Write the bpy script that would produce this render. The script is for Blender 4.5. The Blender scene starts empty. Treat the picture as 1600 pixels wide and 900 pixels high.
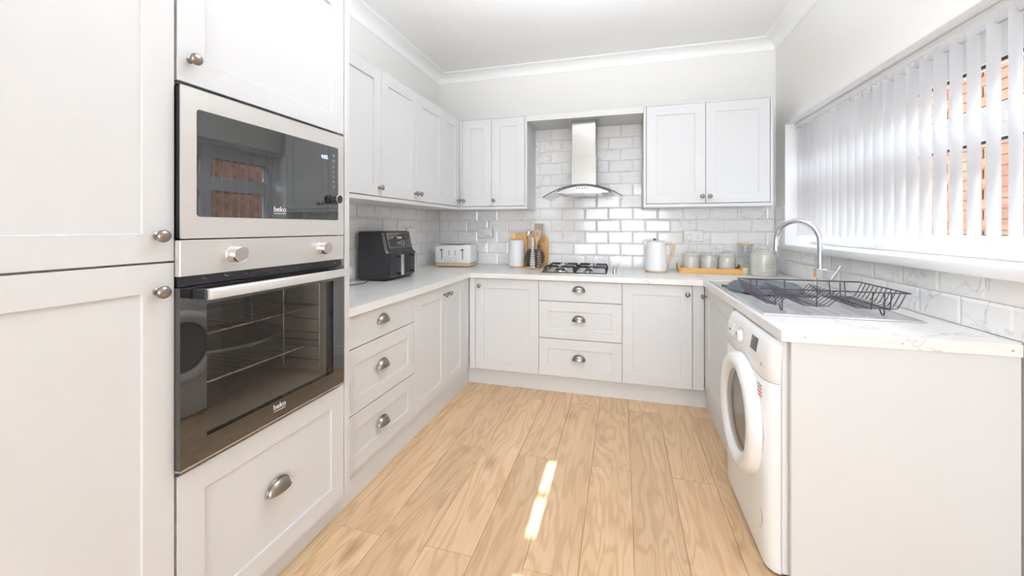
import bpy, bmesh, math, random
from mathutils import Vector, Matrix
random.seed(7)
sc = bpy.context.scene
PI = math.pi
R = math.radians

# ------------------------------------------------------------------ camera
cd = bpy.data.cameras.new('camera'); cam = bpy.data.objects.new('camera', cd)
sc.collection.objects.link(cam); sc.camera = cam
cam.location = (0, 0, 1.26); cam.rotation_euler = (R(90), 0, R(15.48))
cd.sensor_width = 36; cd.lens = 13.957; cd.shift_y = -0.059; cd.clip_start = 0.02

# ------------------------------------------------------------------ world, sun, fill lights, exposure
w = bpy.data.worlds.new('world'); sc.world = w; w.use_nodes = True
bg = w.node_tree.nodes['Background']; bg.inputs[0].default_value = (.84, .93, 1, 1); bg.inputs[1].default_value = 12.5
sd = bpy.data.lights.new('sun', 'SUN'); sd.energy = 34; sd.angle = R(.14); sd.color = (1, .97, .93)
sun = bpy.data.objects.new('sun', sd); sc.collection.objects.link(sun)
sun.rotation_euler = (R(90 - 14.5), 0, 0)


def area(name, loc, rot, sx, sy, energy, color=(1, 1, 1), portal=False):
    l = bpy.data.lights.new(name, 'AREA'); l.shape = 'RECTANGLE'; l.size = sx; l.size_y = sy
    l.energy = energy; l.color = color
    o = bpy.data.objects.new(name, l); sc.collection.objects.link(o); o.location = loc; o.rotation_euler = rot
    if portal: l.cycles.is_portal = True
    return o


area('window_portal', (1.46, 2.17, 1.59), (0, R(90), 0), .9, 2.5, 1, portal=True)
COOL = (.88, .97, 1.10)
area('ceiling_fill_light', (-.10, 1.45, 2.30), (R(180), 0, 0), .4, .4, 38, COOL)  # added fill aimed upward to brighten the ceiling, no lamp fitting here
area('rear_fill_light', (.15, -4.1, 1.20), (R(90), 0, 0), 2.5, 2.0, 78, COOL)   # added fill behind the camera, in place of unmodelled patio doors
sc.view_settings.view_transform = 'Standard'; sc.view_settings.look = 'None'
sc.view_settings.gamma = 1; sc.view_settings.exposure = 0.69
sc.view_settings.use_curve_mapping = False
sc.cycles.max_bounces = 10; sc.cycles.diffuse_bounces = 6; sc.cycles.transparent_max_bounces = 12
sc.cycles.sample_clamp_indirect = 6
sc.cycles.caustics_reflective = False; sc.cycles.caustics_refractive = False


# ------------------------------------------------------------------ materials
def mat(name, col, rough=.5, metal=0.0, **k):
    m = bpy.data.materials.new(name); m.use_nodes = True
    b = m.node_tree.nodes['Principled BSDF']
    b.inputs['Base Color'].default_value = (*col, 1); b.inputs['Roughness'].default_value = rough
    b.inputs['Metallic'].default_value = metal
    for kk, v in k.items(): b.inputs[kk.replace('_', ' ')].default_value = v
    return m


def N(m, t, **k):
    n = m.node_tree.nodes.new(t)
    for kk, v in k.items(): setattr(n, kk, v)
    return n


def L(m, a, b): m.node_tree.links.new(a, b)


def bump(m, src, strength=.1, dist=.002):
    b = N(m, 'ShaderNodeBump'); b.inputs['Strength'].default_value = strength; b.inputs['Distance'].default_value = dist
    L(m, src, b.inputs['Height']); L(m, b.outputs[0], m.node_tree.nodes['Principled BSDF'].inputs['Normal'])


def noise(m, vec, scale, detail=3, dist=0.0, rough=.5):
    n = N(m, 'ShaderNodeTexNoise'); n.inputs['Scale'].default_value = scale; n.inputs['Detail'].default_value = detail
    n.inputs['Distortion'].default_value = dist; n.inputs['Roughness'].default_value = rough
    if vec is not None: L(m, vec, n.inputs['Vector'])
    return n.outputs['Fac']


def math_(m, op, a, b=None, c=None, clamp=False):
    n = N(m, 'ShaderNodeMath', operation=op); n.use_clamp = clamp
    for i, v in enumerate((a, b, c)):
        if v is None: continue
        if isinstance(v, (int, float)): n.inputs[i].default_value = v
        else: L(m, v, n.inputs[i])
    return n.outputs[0]


def maprange(m, v, a, b, c=0, d=1):
    n = N(m, 'ShaderNodeMapRange'); L(m, v, n.inputs[0])
    for i, x in enumerate((a, b, c, d)): n.inputs[i + 1].default_value = x
    return n.outputs[0]


def mix(m, fac, a, b):
    n = N(m, 'ShaderNodeMix', data_type='RGBA')
    if isinstance(fac, (int, float)): n.inputs[0].default_value = fac
    else: L(m, fac, n.inputs[0])
    for i, v in ((6, a), (7, b)):
        if isinstance(v, tuple): n.inputs[i].default_value = (*v, 1)
        else: L(m, v, n.inputs[i])
    return n.outputs[2]


def vec_op(m, op, a, b):
    n = N(m, 'ShaderNodeVectorMath', operation=op)
    for i, v in enumerate((a, b)):
        if isinstance(v, tuple): n.inputs[i].default_value = v
        else: L(m, v, n.inputs[i])
    return n.outputs[0]


def base(m, out): L(m, out, m.node_tree.nodes['Principled BSDF'].inputs['Base Color'])


def pos(m): return N(m, 'ShaderNodeNewGeometry').outputs['Position']


def rnd_vec(m, a, b, c):
    o = N(m, 'ShaderNodeObjectInfo').outputs['Random']; cx = N(m, 'ShaderNodeCombineXYZ')
    for i, s in enumerate((a, b, c)): L(m, math_(m, 'MULTIPLY', o, s), cx.inputs[i])
    return cx.outputs[0]


def paint(name, col, rough=.45, bs=.05):
    m = mat(name, col, rough)
    n = noise(m, pos(m), 90, 3); bump(m, n, bs, .001)
    n2 = noise(m, pos(m), 1.3, 2)
    base(m, mix(m, n2, tuple(c * .985 for c in col), tuple(min(1, c * 1.01) for c in col)))
    return m


M = {}
M['cab'] = paint('cabinet_paint', (.70, .706, .706), .42, .03)
M['carc'] = paint('carcass_paint', (.60, .59, .57), .5, .03)
M['wall'] = paint('wall_paint', (.84, .825, .785), .85, .15)
M['ceil'] = paint('ceiling_paint', (.93, .925, .91), .9, .35)
M['cove'] = paint('coving_paint', (.95, .945, .93), .8, .05)
M['white'] = mat('white_plastic', (.86, .86, .85), .3)
M['upvc'] = mat('white_upvc', (.88, .88, .88), .25)
M['grout'] = mat('grout', (.80, .79, .76), .9)
M['black'] = mat('black_plastic', (.022, .022, .026), .38)
M['blackgloss'] = mat('black_gloss_glass', (.012, .012, .013), .03, 0, IOR=2.15)
M['gasket'] = mat('dark_gasket', (.03, .03, .035), .6)
M['cast'] = mat('black_enamel_wire', (.022, .022, .026), .35)
M['purplewire'] = mat('dark_coated_wire', (.05, .04, .055), .35)
M['chrome'] = mat('chrome', (.78, .78, .80), .08, 1)
M['greymetal'] = mat('dark_gap', (.05, .05, .055), .5)
M['pewter'] = mat('pewter', (.30, .265, .235), .30, 1)
M['legend'] = mat('printed_legend', (.16, .16, .17), .5)
M['redprint'] = mat('red_print', (.65, .12, .08), .5)
M['greyprint'] = mat('grey_print', (.35, .35, .37), .5)
M['whiteprint'] = mat('white_print', (.85, .85, .86), .5)
M['ceramic'] = mat('cream_ceramic', (.56, .545, .485), .22, 0, Coat_Weight=.4)
M['ceramicdark'] = mat('grey_ceramic_relief', (.33, .32, .28), .3)
M['mattwhite'] = mat('matt_white_enamel', (.84, .84, .84), .38)
M['darkpan'] = mat('dark_grey_nonstick', (.10, .115, .135), .45)
M['enamel'] = mat('oven_enamel', (.36, .34, .31), .35)
M['rosegold'] = mat('copper_trim', (.75, .42, .33), .25, 1)
M['candle'] = mat('cream_wax', (.82, .78, .62), .5)
M['blind'] = mat('blind', (.9, .9, .9), .8)
M['cable'] = mat('grey_cable', (.75, .74, .72), .5)
M['gold'] = mat('brass_edge', (.62, .47, .27), .3, 1)
M['darkwood'] = mat('dark_turned_wood', (.10, .05, .04), .4)
M['slate'] = mat('roof_slate', (.18, .18, .19), .8)

m = M['steel'] = mat('brushed_steel', (.74, .725, .70), .34, .72)
p = vec_op(m, 'MULTIPLY', pos(m), (6, 3, 90)); n = noise(m, p, 1.0, 4)
base(m, mix(m, n, (.78, .765, .74), (.81, .795, .77)))
L(m, maprange(m, n, .3, .7, .32, .37), m.node_tree.nodes['Principled BSDF'].inputs['Roughness'])
m = M['steelx'] = mat('satin_steel', (.70, .70, .70), .22, 1)
M['sinksteel'] = mat('sink_steel', (.84, .84, .85), .34, .9)
M['hoodsteel'] = mat('hood_steel', (.34, .325, .305), .27, 1)

# marble tile
m = M['tile'] = mat('marble_tile', (.8, .8, .8), .10, 0, Coat_Weight=.3, Coat_Roughness=.05)
v = vec_op(m, 'ADD', pos(m), rnd_vec(m, 11, 17, 23))
f = noise(m, vec_op(m, 'MULTIPLY', v, (1, 1, 1.6)), 5.0, 5, .9)
vein = maprange(m, math_(m, 'ABSOLUTE', math_(m, 'SUBTRACT', f, .5)), 0, .022, 1, 0)
f2 = noise(m, v, 3.1, 3)
vein = math_(m, 'MULTIPLY', vein, maprange(m, f2, .42, .62, 0, .85), clamp=True)
soft = maprange(m, noise(m, v, 6, 3, .5), .45, .75, 0, .55)
c1 = mix(m, soft, (.90, .895, .88), (.80, .80, .795)); base(m, mix(m, vein, c1, (.60, .605, .615)))

# marble-look worktop laminate
m = M['worktop'] = mat('marble_laminate', (.8, .78, .75), .28)
v = vec_op(m, 'MULTIPLY', pos(m), (1, .7, 1))
f = noise(m, v, 3.6, 6, .8)
vein = maprange(m, math_(m, 'ABSOLUTE', math_(m, 'SUBTRACT', f, .5)), 0, .010, 1, 0)
vein = math_(m, 'MULTIPLY', vein, maprange(m, noise(m, v, 2.0, 2), .45, .62, 0, .62), clamp=True)
c1 = mix(m, maprange(m, noise(m, v, 4, 5, .6), .4, .7, 0, .6), (.85, .835, .81), (.76, .74, .705))
base(m, mix(m, vein, c1, (.40, .37, .34)))

# oak planks
m = M['oak'] = mat('oak_laminate', (.7, .5, .3), .30, 0, Specular_IOR_Level=.45)
v = vec_op(m, 'ADD', pos(m), rnd_vec(m, 13, 29, 3))
lo = noise(m, vec_op(m, 'MULTIPLY', v, (5.5, .95, 1)), 1.0, 3, .35, .45)
ring = math_(m, 'SINE', math_(m, 'ADD', math_(m, 'MULTIPLY', lo, 90), math_(m, 'MULTIPLY', noise(m, vec_op(m, 'MULTIPLY', v, (30, 3, 1)), 1.0, 3), 5)))
ring = maprange(m, ring, -.2, 1, 0, 1)
fine = noise(m, vec_op(m, 'MULTIPLY', v, (160, 5, 1)), 1.0, 4)
mid = noise(m, vec_op(m, 'MULTIPLY', v, (14, 1.1, 1)), 1.0, 3)
c = mix(m, mid, (.52, .335, .185), (.76, .55, .345))
c = mix(m, math_(m, 'MULTIPLY', ring, .50), c, (.45, .27, .14))
c = mix(m, maprange(m, fine, .45, .75, 0, .35), c, (.42, .25, .12))
vo = N(m, 'ShaderNodeTexVoronoi'); L(m, vec_op(m, 'MULTIPLY', v, (5, 1.9, 1)), vo.inputs['Vector']); vo.inputs['Scale'].default_value = 1
knot = math_(m, 'MULTIPLY', maprange(m, vo.outputs['Distance'], .03, .20, 1, 0),
             maprange(m, noise(m, v, 1.7, 1), .40, .48, 0, .8), clamp=True)
c = mix(m, knot, c, (.24, .13, .065))
rv = N(m, 'ShaderNodeObjectInfo').outputs['Random']
hs = N(m, 'ShaderNodeHueSaturation'); L(m, c, hs.inputs['Color']); L(m, maprange(m, rv, 0, 1, .93, 1.10), hs.inputs['Value'])
base(m, hs.outputs[0])
bump(m, fine, .08, .0006)


def woodmat(name, a, b, sc_=(6, 60, 60)):
    m = mat(name, a, .45); n = noise(m, vec_op(m, 'MULTIPLY', pos(m), sc_), 1.0, 4, .6); base(m, mix(m, n, a, b)); return m


M['bamboo'] = woodmat('bamboo', (.78, .46, .17), (.62, .33, .10))
M['beech'] = woodmat('pale_beech', (.70, .50, .32), (.55, .37, .22), (40, 40, 8))
M['taupewood'] = woodmat('weathered_beech', (.46, .37, .28), (.34, .26, .19), (50, 50, 6))
M['wall_ext'] = mat('mortar', (.09, .075, .062), .95)

m = M['brick'] = mat('brick', (.5, .25, .15), .95, 0, Specular_IOR_Level=.1)
rv = N(m, 'ShaderNodeObjectInfo').outputs['Random']
v = vec_op(m, 'MULTIPLY', pos(m), (1, 4.1, 12.5)); fl = N(m, 'ShaderNodeVectorMath', operation='FLOOR'); L(m, v, fl.inputs[0])
wn = N(m, 'ShaderNodeTexWhiteNoise'); L(m, fl.outputs[0], wn.inputs['Vector'])
c = mix(m, wn.outputs['Value'], (.075, .022, .014), (.135, .062, .036))
base(m, mix(m, noise(m, pos(m), 30, 4), c, (.12, .065, .042)))

# blind fabric: diffuse + translucent
m = M['blind']; nt = m.node_tree; b = nt.nodes['Principled BSDF']; out = nt.nodes['Material Output']
tr = N(m, 'ShaderNodeBsdfTranslucent'); tr.inputs[0].default_value = (.90, .91, .93, 1)
b.inputs['Base Color'].default_value = (.80, .80, .81, 1)
ms = N(m, 'ShaderNodeMixShader'); ms.inputs[0].default_value = .78
L(m, b.outputs[0], ms.inputs[1]); L(m, tr.outputs[0], ms.inputs[2]); L(m, ms.outputs[0], out.inputs[0])


def glassmat(name, tint, gloss=.1, rough=.02, ior=1.5):
    m = bpy.data.materials.new(name); m.use_nodes = True; nt = m.node_tree; nt.nodes.remove(nt.nodes['Principled BSDF'])
    out = nt.nodes['Material Output']; t = N(m, 'ShaderNodeBsdfTransparent'); t.inputs[0].default_value = (*tint, 1)
    g = N(m, 'ShaderNodeBsdfGlossy'); g.inputs['Roughness'].default_value = rough
    lw = N(m, 'ShaderNodeLayerWeight'); lw.inputs[0].default_value = .5
    fr = math_(m, 'MULTIPLY', math_(m, 'POWER', lw.outputs['Facing'], 5), .8)
    ms = N(m, 'ShaderNodeMixShader'); L(m, math_(m, 'ADD', fr, .025 + gloss, clamp=True), ms.inputs[0])
    L(m, t.outputs[0], ms.inputs[1]); L(m, g.outputs[0], ms.inputs[2]); L(m, ms.outputs[0], out.inputs[0])
    return m


M['glass'] = glassmat('clear_glass', (.97, .98, .98), 0)
M['ovenglass'] = glassmat('tinted_oven_glass', (.62, .59, .55), .05)
M['hoodglass'] = glassmat('curved_hood_glass', (.90, .93, .92), .02)
M['doorglass'] = glassmat('washer_door_glass', (.55, .53, .50), .06, .05)
M['glassedge'] = mat('glass_edge', (.05, .07, .08), .2)
m = M['clock'] = mat('lit_clock', (.2, .3, .8), .5); m.node_tree.nodes['Principled BSDF'].inputs['Emission Color'].default_value = (.55, .65, 1, 1)
m.node_tree.nodes['Principled BSDF'].inputs['Emission Strength'].default_value = 1.2


# ------------------------------------------------------------------ mesh helpers
class MB:
    def __init__(s): s.bm = bmesh.new()

    def box(s, x0, x1, y0, y1, z0, z1, bev=0, seg=1):
        b = bmesh.new()
        vs = [b.verts.new((x, y, z)) for x in (x0, x1) for y in (y0, y1) for z in (z0, z1)]
        for f in ((0, 1, 3, 2), (4, 6, 7, 5), (0, 4, 5, 1), (2, 3, 7, 6), (0, 2, 6, 4), (1, 5, 7, 3)): b.faces.new([vs[i] for i in f])
        bmesh.ops.recalc_face_normals(b, faces=b.faces)
        if bev: bmesh.ops.bevel(b, geom=b.edges[:], offset=bev, segments=seg, profile=.5, affect='EDGES')
        s.add(b); return s

    def add(s, b, mt=None):
        if mt is not None: b.transform(mt)
        me = bpy.data.meshes.new('tmp'); b.to_mesh(me); b.free(); s.bm.from_mesh(me); bpy.data.meshes.remove(me)

    def poly(s, pts, faces):
        vs = [s.bm.verts.new(p) for p in pts]
        for f in faces: s.bm.faces.new([vs[i] for i in f])
        return s

    def prism(s, pts, d, axis='z', o=0, bev=0, seg=1):
        """2-D outline extruded along an axis from o to o+d"""
        b = bmesh.new()
        def P3(a, c, h): return {'z': (a, c, h), 'y': (a, h, c), 'x': (h, a, c)}[axis]
        A = [b.verts.new(P3(*q, o)) for q in pts]; B = [b.verts.new(P3(*q, o + d)) for q in pts]
        b.faces.new(A); b.faces.new(B[::-1]); n = len(pts)
        for i in range(n): b.faces.new((A[i], B[i], B[(i + 1) % n], A[(i + 1) % n]))
        bmesh.ops.recalc_face_normals(b, faces=b.faces)
        if bev: bmesh.ops.bevel(b, geom=b.edges[:], offset=bev, segments=seg, profile=.5, affect='EDGES')
        s.add(b); return s

    def lathe(s, prof, n=24, mt=None, close=True):
        """profile of (r,z) round z"""
        b = bmesh.new(); rings = []
        for r, z in prof:
            if r < 1e-6: rings.append([b.verts.new((0, 0, z))])
            else: rings.append([b.verts.new((r * math.cos(2 * PI * i / n), r * math.sin(2 * PI * i / n), z)) for i in range(n)])
        for a, c in zip(rings, rings[1:]):
            if len(a) == 1 and len(c) == 1: continue
            for i in range(n):
                j = (i + 1) % n
                if len(a) == 1: b.faces.new((a[0], c[i], c[j]))
                elif len(c) == 1: b.faces.new((a[i], c[0], a[j]))
                else: b.faces.new((a[i], c[i], c[j], a[j]))
        if close:
            for r in (rings[0], rings[-1]):
                if len(r) > 2: b.faces.new(r)
        bmesh.ops.recalc_face_normals(b, faces=b.faces)
        s.add(b, mt); return s

    def tube(s, path, r, n=8, closed=False, rs=None):
        path = [Vector(q) for q in path]; b = bmesh.new(); rings = []; up = None; k = len(path)
        for i, q in enumerate(path):
            if closed: t = path[(i + 1) % k] - path[i - 1]
            else: t = path[min(i + 1, k - 1)] - path[max(i - 1, 0)]
            t.normalize()
            if up is None: up = t.orthogonal().normalized()
            up = (up - t * up.dot(t)).normalized(); sd_ = t.cross(up); rr = rs[i] if rs else r
            rings.append([b.verts.new(q + up * rr * math.cos(2 * PI * a / n) + sd_ * rr * math.sin(2 * PI * a / n)) for a in range(n)])
        m_ = k if closed else k - 1
        for i in range(m_):
            a, c = rings[i], rings[(i + 1) % k]
            for j in range(n): b.faces.new((a[j], c[j], c[(j + 1) % n], a[(j + 1) % n]))
        if not closed: b.faces.new(rings[0][::-1]); b.faces.new(rings[-1])
        bmesh.ops.recalc_face_normals(b, faces=b.faces)
        s.add(b); return s

    def xf(s, mt): s.bm.transform(mt); return s

    def mesh(s, name, smooth=False, ang=35):
        me = bpy.data.meshes.new(name); s.bm.to_mesh(me); s.bm.free()
        if smooth:
            me.polygons.foreach_set('use_smooth', [True] * len(me.polygons)); me.set_sharp_from_angle(angle=R(ang))
        return me

    def build(s, name, m, parent=None, loc=None, smooth=False, ang=35, rot=None):
        me = s.mesh(name, smooth, ang); me.materials.append(M[m] if isinstance(m, str) else m)
        return link(name, me, parent, loc, rot)


def link(name, me, parent=None, loc=None, rot=None):
    o = bpy.data.objects.new(name, me); sc.collection.objects.link(o)
    if parent: o.parent = parent
    if loc: o.location = loc
    if rot: o.rotation_euler = rot
    return o


def tag(o, label, cat, group=None, kind=None):
    if label: o['label'] = label
    if cat: o['category'] = cat
    if group: o['group'] = group
    if kind: o['kind'] = kind
    return o


def thing(name, label, cat, loc=(0, 0, 0), rz=0, group=None):
    o = bpy.data.objects.new(name, None); sc.collection.objects.link(o); o.empty_display_size = .05
    o.location = loc; o.rotation_euler = (0, 0, rz); return tag(o, label, cat, group)


def struct(o): o['kind'] = 'structure'; return o


def text(body, size, loc, m, parent, name='lettering', rot=(R(90), 0, 0), ext=.0004, align='CENTER', sx=1.0):
    c = bpy.data.curves.new(name, 'FONT'); c.body = body; c.size = size; c.extrude = ext; c.align_x = align; c.align_y = 'CENTER'
    c.materials.append(M[m]); o = bpy.data.objects.new(name, c); sc.collection.objects.link(o)
    me = bpy.data.meshes.new_from_object(o); bpy.data.objects.remove(o); me.name = name
    return link(name, me, parent, loc, rot)


def copy_tree(o, parent=None):
    c = o.copy(); sc.collection.objects.link(c); c.parent = parent
    for ch in list(o.children): copy_tree(ch, c)
    return c


TY = Matrix.Rotation(R(90), 4, 'X')       # lathe axis z -> -y (towards a front)

# dimensions of the room
XL, XR, YB, YF, ZC = -1.765, 1.186, 3.65, -4.2, 2.77
WT = .90                                   # worktop height
XLF, YBF, XRF = -1.185, 2.985, .548        # planes of the base fronts

# ------------------------------------------------------------------ setting: floor of single planks
fl = MB().box(XL - .3, 1.5, YF - .15, YB + .3, -.10, -.0085).build('floor', 'grout'); struct(fl)
plank_cache = {}
def plank(wd, ln):
    k = (round(wd, 3), round(ln, 3))
    if k not in plank_cache:
        b = MB().box(.0006, wd - .0006, .0006, ln - .0006, -.0083, 0, .0011)
        me = b.mesh('plank'); me.materials.append(M['oak']); plank_cache[k] = me
    return plank_cache[k]
PW = .199
for k in range(-9, 7):
    x0 = -.155 + PW * k; x1 = x0 + PW
    x0 = max(x0, XL); x1 = min(x1, XR)
    if x1 - x0 < .02: continue
    off = 2.14 if k % 2 == 0 else 1.425
    off -= 1.435 * 4; y = off
    while y < YB:
        a, c = max(y, YF), min(y + 1.435, YB)
        if c - a > .03: link('plank', plank(x1 - x0, c - a), fl, (x0, a, 0))
        y += 1.435

# walls
WZ = ZC + .12
YB2, XL2, XR2 = YB + .012, XL - .012, XR + .012
wall_back = struct(MB().box(XL - .3, 1.5, YB2, YB + .25, -.1, WZ).build('wall_back', 'wall'))
b = MB()                                   # left wall
b.box(XL - .3, XL2, YF, YB + .012, -.1, WZ)
wall_left = struct(b.build('wall_left', 'wall'))
WY0, WY1, WZ0, WZ1 = .90, 3.44, 1.12, 2.045
b = MB()
b.box(XR2, 1.5, YF, WY0, -.1, WZ); b.box(XR2, 1.5, WY1, YB + .012, -.1, WZ)
b.box(XR2, 1.5, WY0, WY1, -.1, WZ0); b.box(XR2, 1.5, WY0, WY1, WZ1, WZ)
wall_right = struct(b.build('wall_right', 'wall'))
# rear wall behind the camera, narrow open slot added to shape the sun strip
b = MB(); SX0, SX1 = -.383, -.338
b.box(XL - .3, SX0, YF - .02, YF, -.1, WZ); b.box(SX1, 1.5, YF - .02, YF, -.1, WZ)
SZ = [(yy - YF) * math.tan(R(14.5)) for yy in (-1.0, 1.40, 1.585, 1.835, 1.865, 2.13)]
for z0, z1 in ((-.1, SZ[0]), (SZ[1], SZ[2]), (SZ[3], SZ[4]), (SZ[5], WZ)): b.box(SX0, SX1, YF - .02, YF, z0, z1)
wall_front = struct(b.build('wall_front', 'wall'))
ceiling = struct(MB().box(XL - .25, 1.48, YF, YB + .012, ZC, ZC + .12).build('ceiling', 'ceil'))

# coving
def coving(name, axis, a0, a1, wall, side):
    pts = []; d = .075; pr = .115
    prof = [(0, 0), (0, -d), (.008, -d), (.010, -d + .006)]
    for i in range(9):
        t = i / 8 * PI / 2; prof.append((.012 + (pr - .022) * (1 - math.cos(t)), -d + .008 + (d - .016) * math.sin(t)))
    prof += [(pr - .008, -.006), (pr, -.005), (pr, 0)]
    pts = [(wall + side * a, ZC + z) for a, z in prof]
    b = MB()
    b.prism(pts, a1 - a0, 'x' if axis == 'x' else 'y', a0)
    return struct(b.build(name, 'cove', smooth=True, ang=40))
coving('trim_1', 'y', YF, YB, XL2, 1)
coving('trim_2', 'x', XL, XR, YB2, -1)
coving('trim_3', 'y', YF, YB, XR2, -1)

# ------------------------------------------------------------------ tiles
tile_cache = {}
TW, TH = .2075, .1055
def tile_mesh(wd, ht, l, r, bt, tp):
    k = (round(wd, 3), round(ht, 3), l, r, bt, tp)
    if k in tile_cache: return tile_cache[k]
    g = .0011; ins = .0115; b = MB(); D = .0095; lo = .0062
    x0, x1, z0, z1 = g, wd - g, g, ht - g
    X0 = x0 + (ins if l else .0005); X1 = x1 - (ins if r else .0005); Z0 = z0 + (ins if bt else .0005); Z1 = z1 - (ins if tp else .0005)
    P_ = [(x0, 0, z0), (x1, 0, z0), (x1, 0, z1), (x0, 0, z1), (x0, -lo, z0), (x1, -lo, z0), (x1, -lo, z1), (x0, -lo, z1),
          (X0, -D, Z0), (X1, -D, Z0), (X1, -D, Z1), (X0, -D, Z1)]
    F = [(0, 1, 5, 4), (1, 2, 6, 5), (2, 3, 7, 6), (3, 0, 4, 7), (4, 5, 9, 8), (5, 6, 10, 9), (6, 7, 11, 10), (7, 4, 8, 11), (8, 9, 10, 11)]
    b.poly(P_, F); me = b.mesh('tile'); me.materials.append(M['tile']); tile_cache[k] = me; return me
def tj(): return R(random.gauss(0, .45))


def tiles(parent, a0, a1, z0, z1, phase, place, rows=None):
    """running bond between a0..a1 along the wall, z0..z1 up"""
    r = 0; z = WT + .006
    while z < z1 - .004:
        zt = z + TH
        if zt > z0 + .004:
            zz0, zz1 = max(z, z0), min(zt, z1)
            ph = phase + (TW / 2 if r % 2 else 0)
            k = math.floor((a0 - ph) / TW)
            while ph + k * TW < a1 - .002:
                s0, s1 = ph + k * TW, ph + (k + 1) * TW
                c0, c1 = max(s0, a0), min(s1, a1)
                if c1 - c0 > .012 and zz1 - zz0 > .012:
                    me = tile_mesh(c1 - c0, zz1 - zz0, s0 >= a0 - 1e-5, s1 <= a1 + 1e-5, z >= z0 - 1e-5, zt <= z1 + 1e-5)
                    place(me, c0, c1, zz0)
                k += 1
        z = zt; r += 1


gb = MB().box(XL, XR, YB + .0095, YB2, WT, 1.47).box(-.80, .175, YB + .0095, YB2, 1.47, 2.175).build('grout', 'grout', wall_back)
tiles(wall_back, XL, XR, WT + .006, 1.428, -.532, lambda me, a, c, z: link('tile', me, wall_back, (a, YB + .0095, z), (tj(), 0, tj())))
tiles(wall_back, -.785, .165, 1.428, 2.168, -.532, lambda me, a, c, z: link('tile', me, wall_back, (a, YB + .0095, z), (tj(), 0, tj())))
gl = MB().box(XL2, XL - .0095, 1.48, YB, WT, 1.47).build('grout', 'grout', wall_left)
tiles(wall_left, 1.48, YB, WT + .006, 1.428, 1.53, lambda me, a, c, z: link('tile', me, wall_left, (XL - .0095, a, z), (tj(), 0, R(90) + tj())))
gr = MB().box(XR + .0095, XR2, .9, YB, WT, 1.094).box(XR + .0095, XR2, WY1 + .005, YB, 1.094, 1.428).build('grout', 'grout', wall_right)
def pr(me, a, c, z): link('tile', me, wall_right, (XR + .0095, c, z), (tj() * .5, 0, R(-90)))
tiles(wall_right, 1.55, YB, WT + .006, 1.093, 1.622, pr)
tiles(wall_right, WY1 + .01, YB, 1.12, 1.428, 1.622, pr)
struct(MB().box(XR - .002, XR2, WY1 + .003, WY1 + .011, 1.136, 1.43).build('trim_4', 'upvc'))
# silicone bead where worktop meets the wall
struct(MB().tube([(XR + .001, 1.6, WT + .002), (XR + .001, YB - .004, WT + .002)], .0028, 6).build('trim_5', 'white'))
struct(MB().tube([(XL, 1.5, WT + .002), (XL, YB, WT + .002), (XR, YB, WT + .002)], .003, 6).build('trim_6', 'white'))

# ------------------------------------------------------------------ window
win = struct(thing('window_1', None, None, (0, 0, 0)))
FX0, FX1 = 1.375, 1.44
b = MB()                                    # reveal lining
b.box(XR - .001, FX1, WY1 - .008, WY1, WZ0, WZ1 - .001, 0); b.box(XR - .001, FX1, WY0, WY0 + .008, WZ0, WZ1 - .001)
b.box(XR - .001, FX1, WY0, WY1, WZ1 - .009, WZ1)
b.build('reveal_lining', 'upvc', win)
MB().box(XR - .036, 1.5, WY0 - .03, WY1 + .065, 1.094, 1.136, .006, 2).box(FX0, 1.56, WY0, WY1, 1.05, 1.12).build('window_sill', 'upvc', win, smooth=True)
GZ0, GZT0, GZT1, GZ1 = 1.228, 1.594, 1.735, 1.902
mull = [.90, 1.62, 2.72, WY1]
b = MB(); mw_ = .055
b.box(FX0, FX1, WY0, WY1, 1.136, GZ0, .004); b.box(FX0, FX1, WY0, WY1, GZ1, WZ1 - .009, .004); b.box(FX0, FX1, WY0, WY1, GZT0 + .008, GZT1, .004)
b.box(FX0 - .004, FX1 + .004, WY0 + .001, WY1 - .001, GZT0 + .06, GZT1 - .03, .006)
for i, y in enumerate(mull):
    a, c = (y, y + .09) if i == 0 else ((y - .09, y) if i == 3 else (y - mw_, y + mw_))
    b.box(FX0 - .002, FX1 + .002, a, c, 1.137, WZ1 - .01, .004)
b.build('window_frame', 'upvc', win)
b = MB()
spans = [(mull[0] + .09, mull[1] - mw_), (mull[1] + mw_, mull[2] - mw_), (mull[2] + mw_, mull[3] - .09)]
for a, c in spans:
    for z0, z1 in ((GZ0, GZT0 + .008), (GZT1, GZ1)):
        b.box(FX0 + .008, FX0 + .02, a, c, z1 - .009, z1 + .001); b.box(FX0 + .008, FX0 + .02, a, c, z0 - .001, z0 + .004)
        b.box(FX0 + .008, FX0 + .02, a, a + .004, z0, z1); b.box(FX0 + .008, FX0 + .02, c - .004, c, z0, z1)
b.build('gasket', 'gasket', win)
for a, c in spans:
    for z0, z1 in ((GZ0, GZT0 + .008), (GZT1, GZ1)):
        MB().poly([(FX0 + .025, a, z0), (FX0 + .025, c, z0), (FX0 + .025, c, z1), (FX0 + .025, a, z1)], [(0, 1, 2, 3)]).build('pane', 'glass', win)

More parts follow.
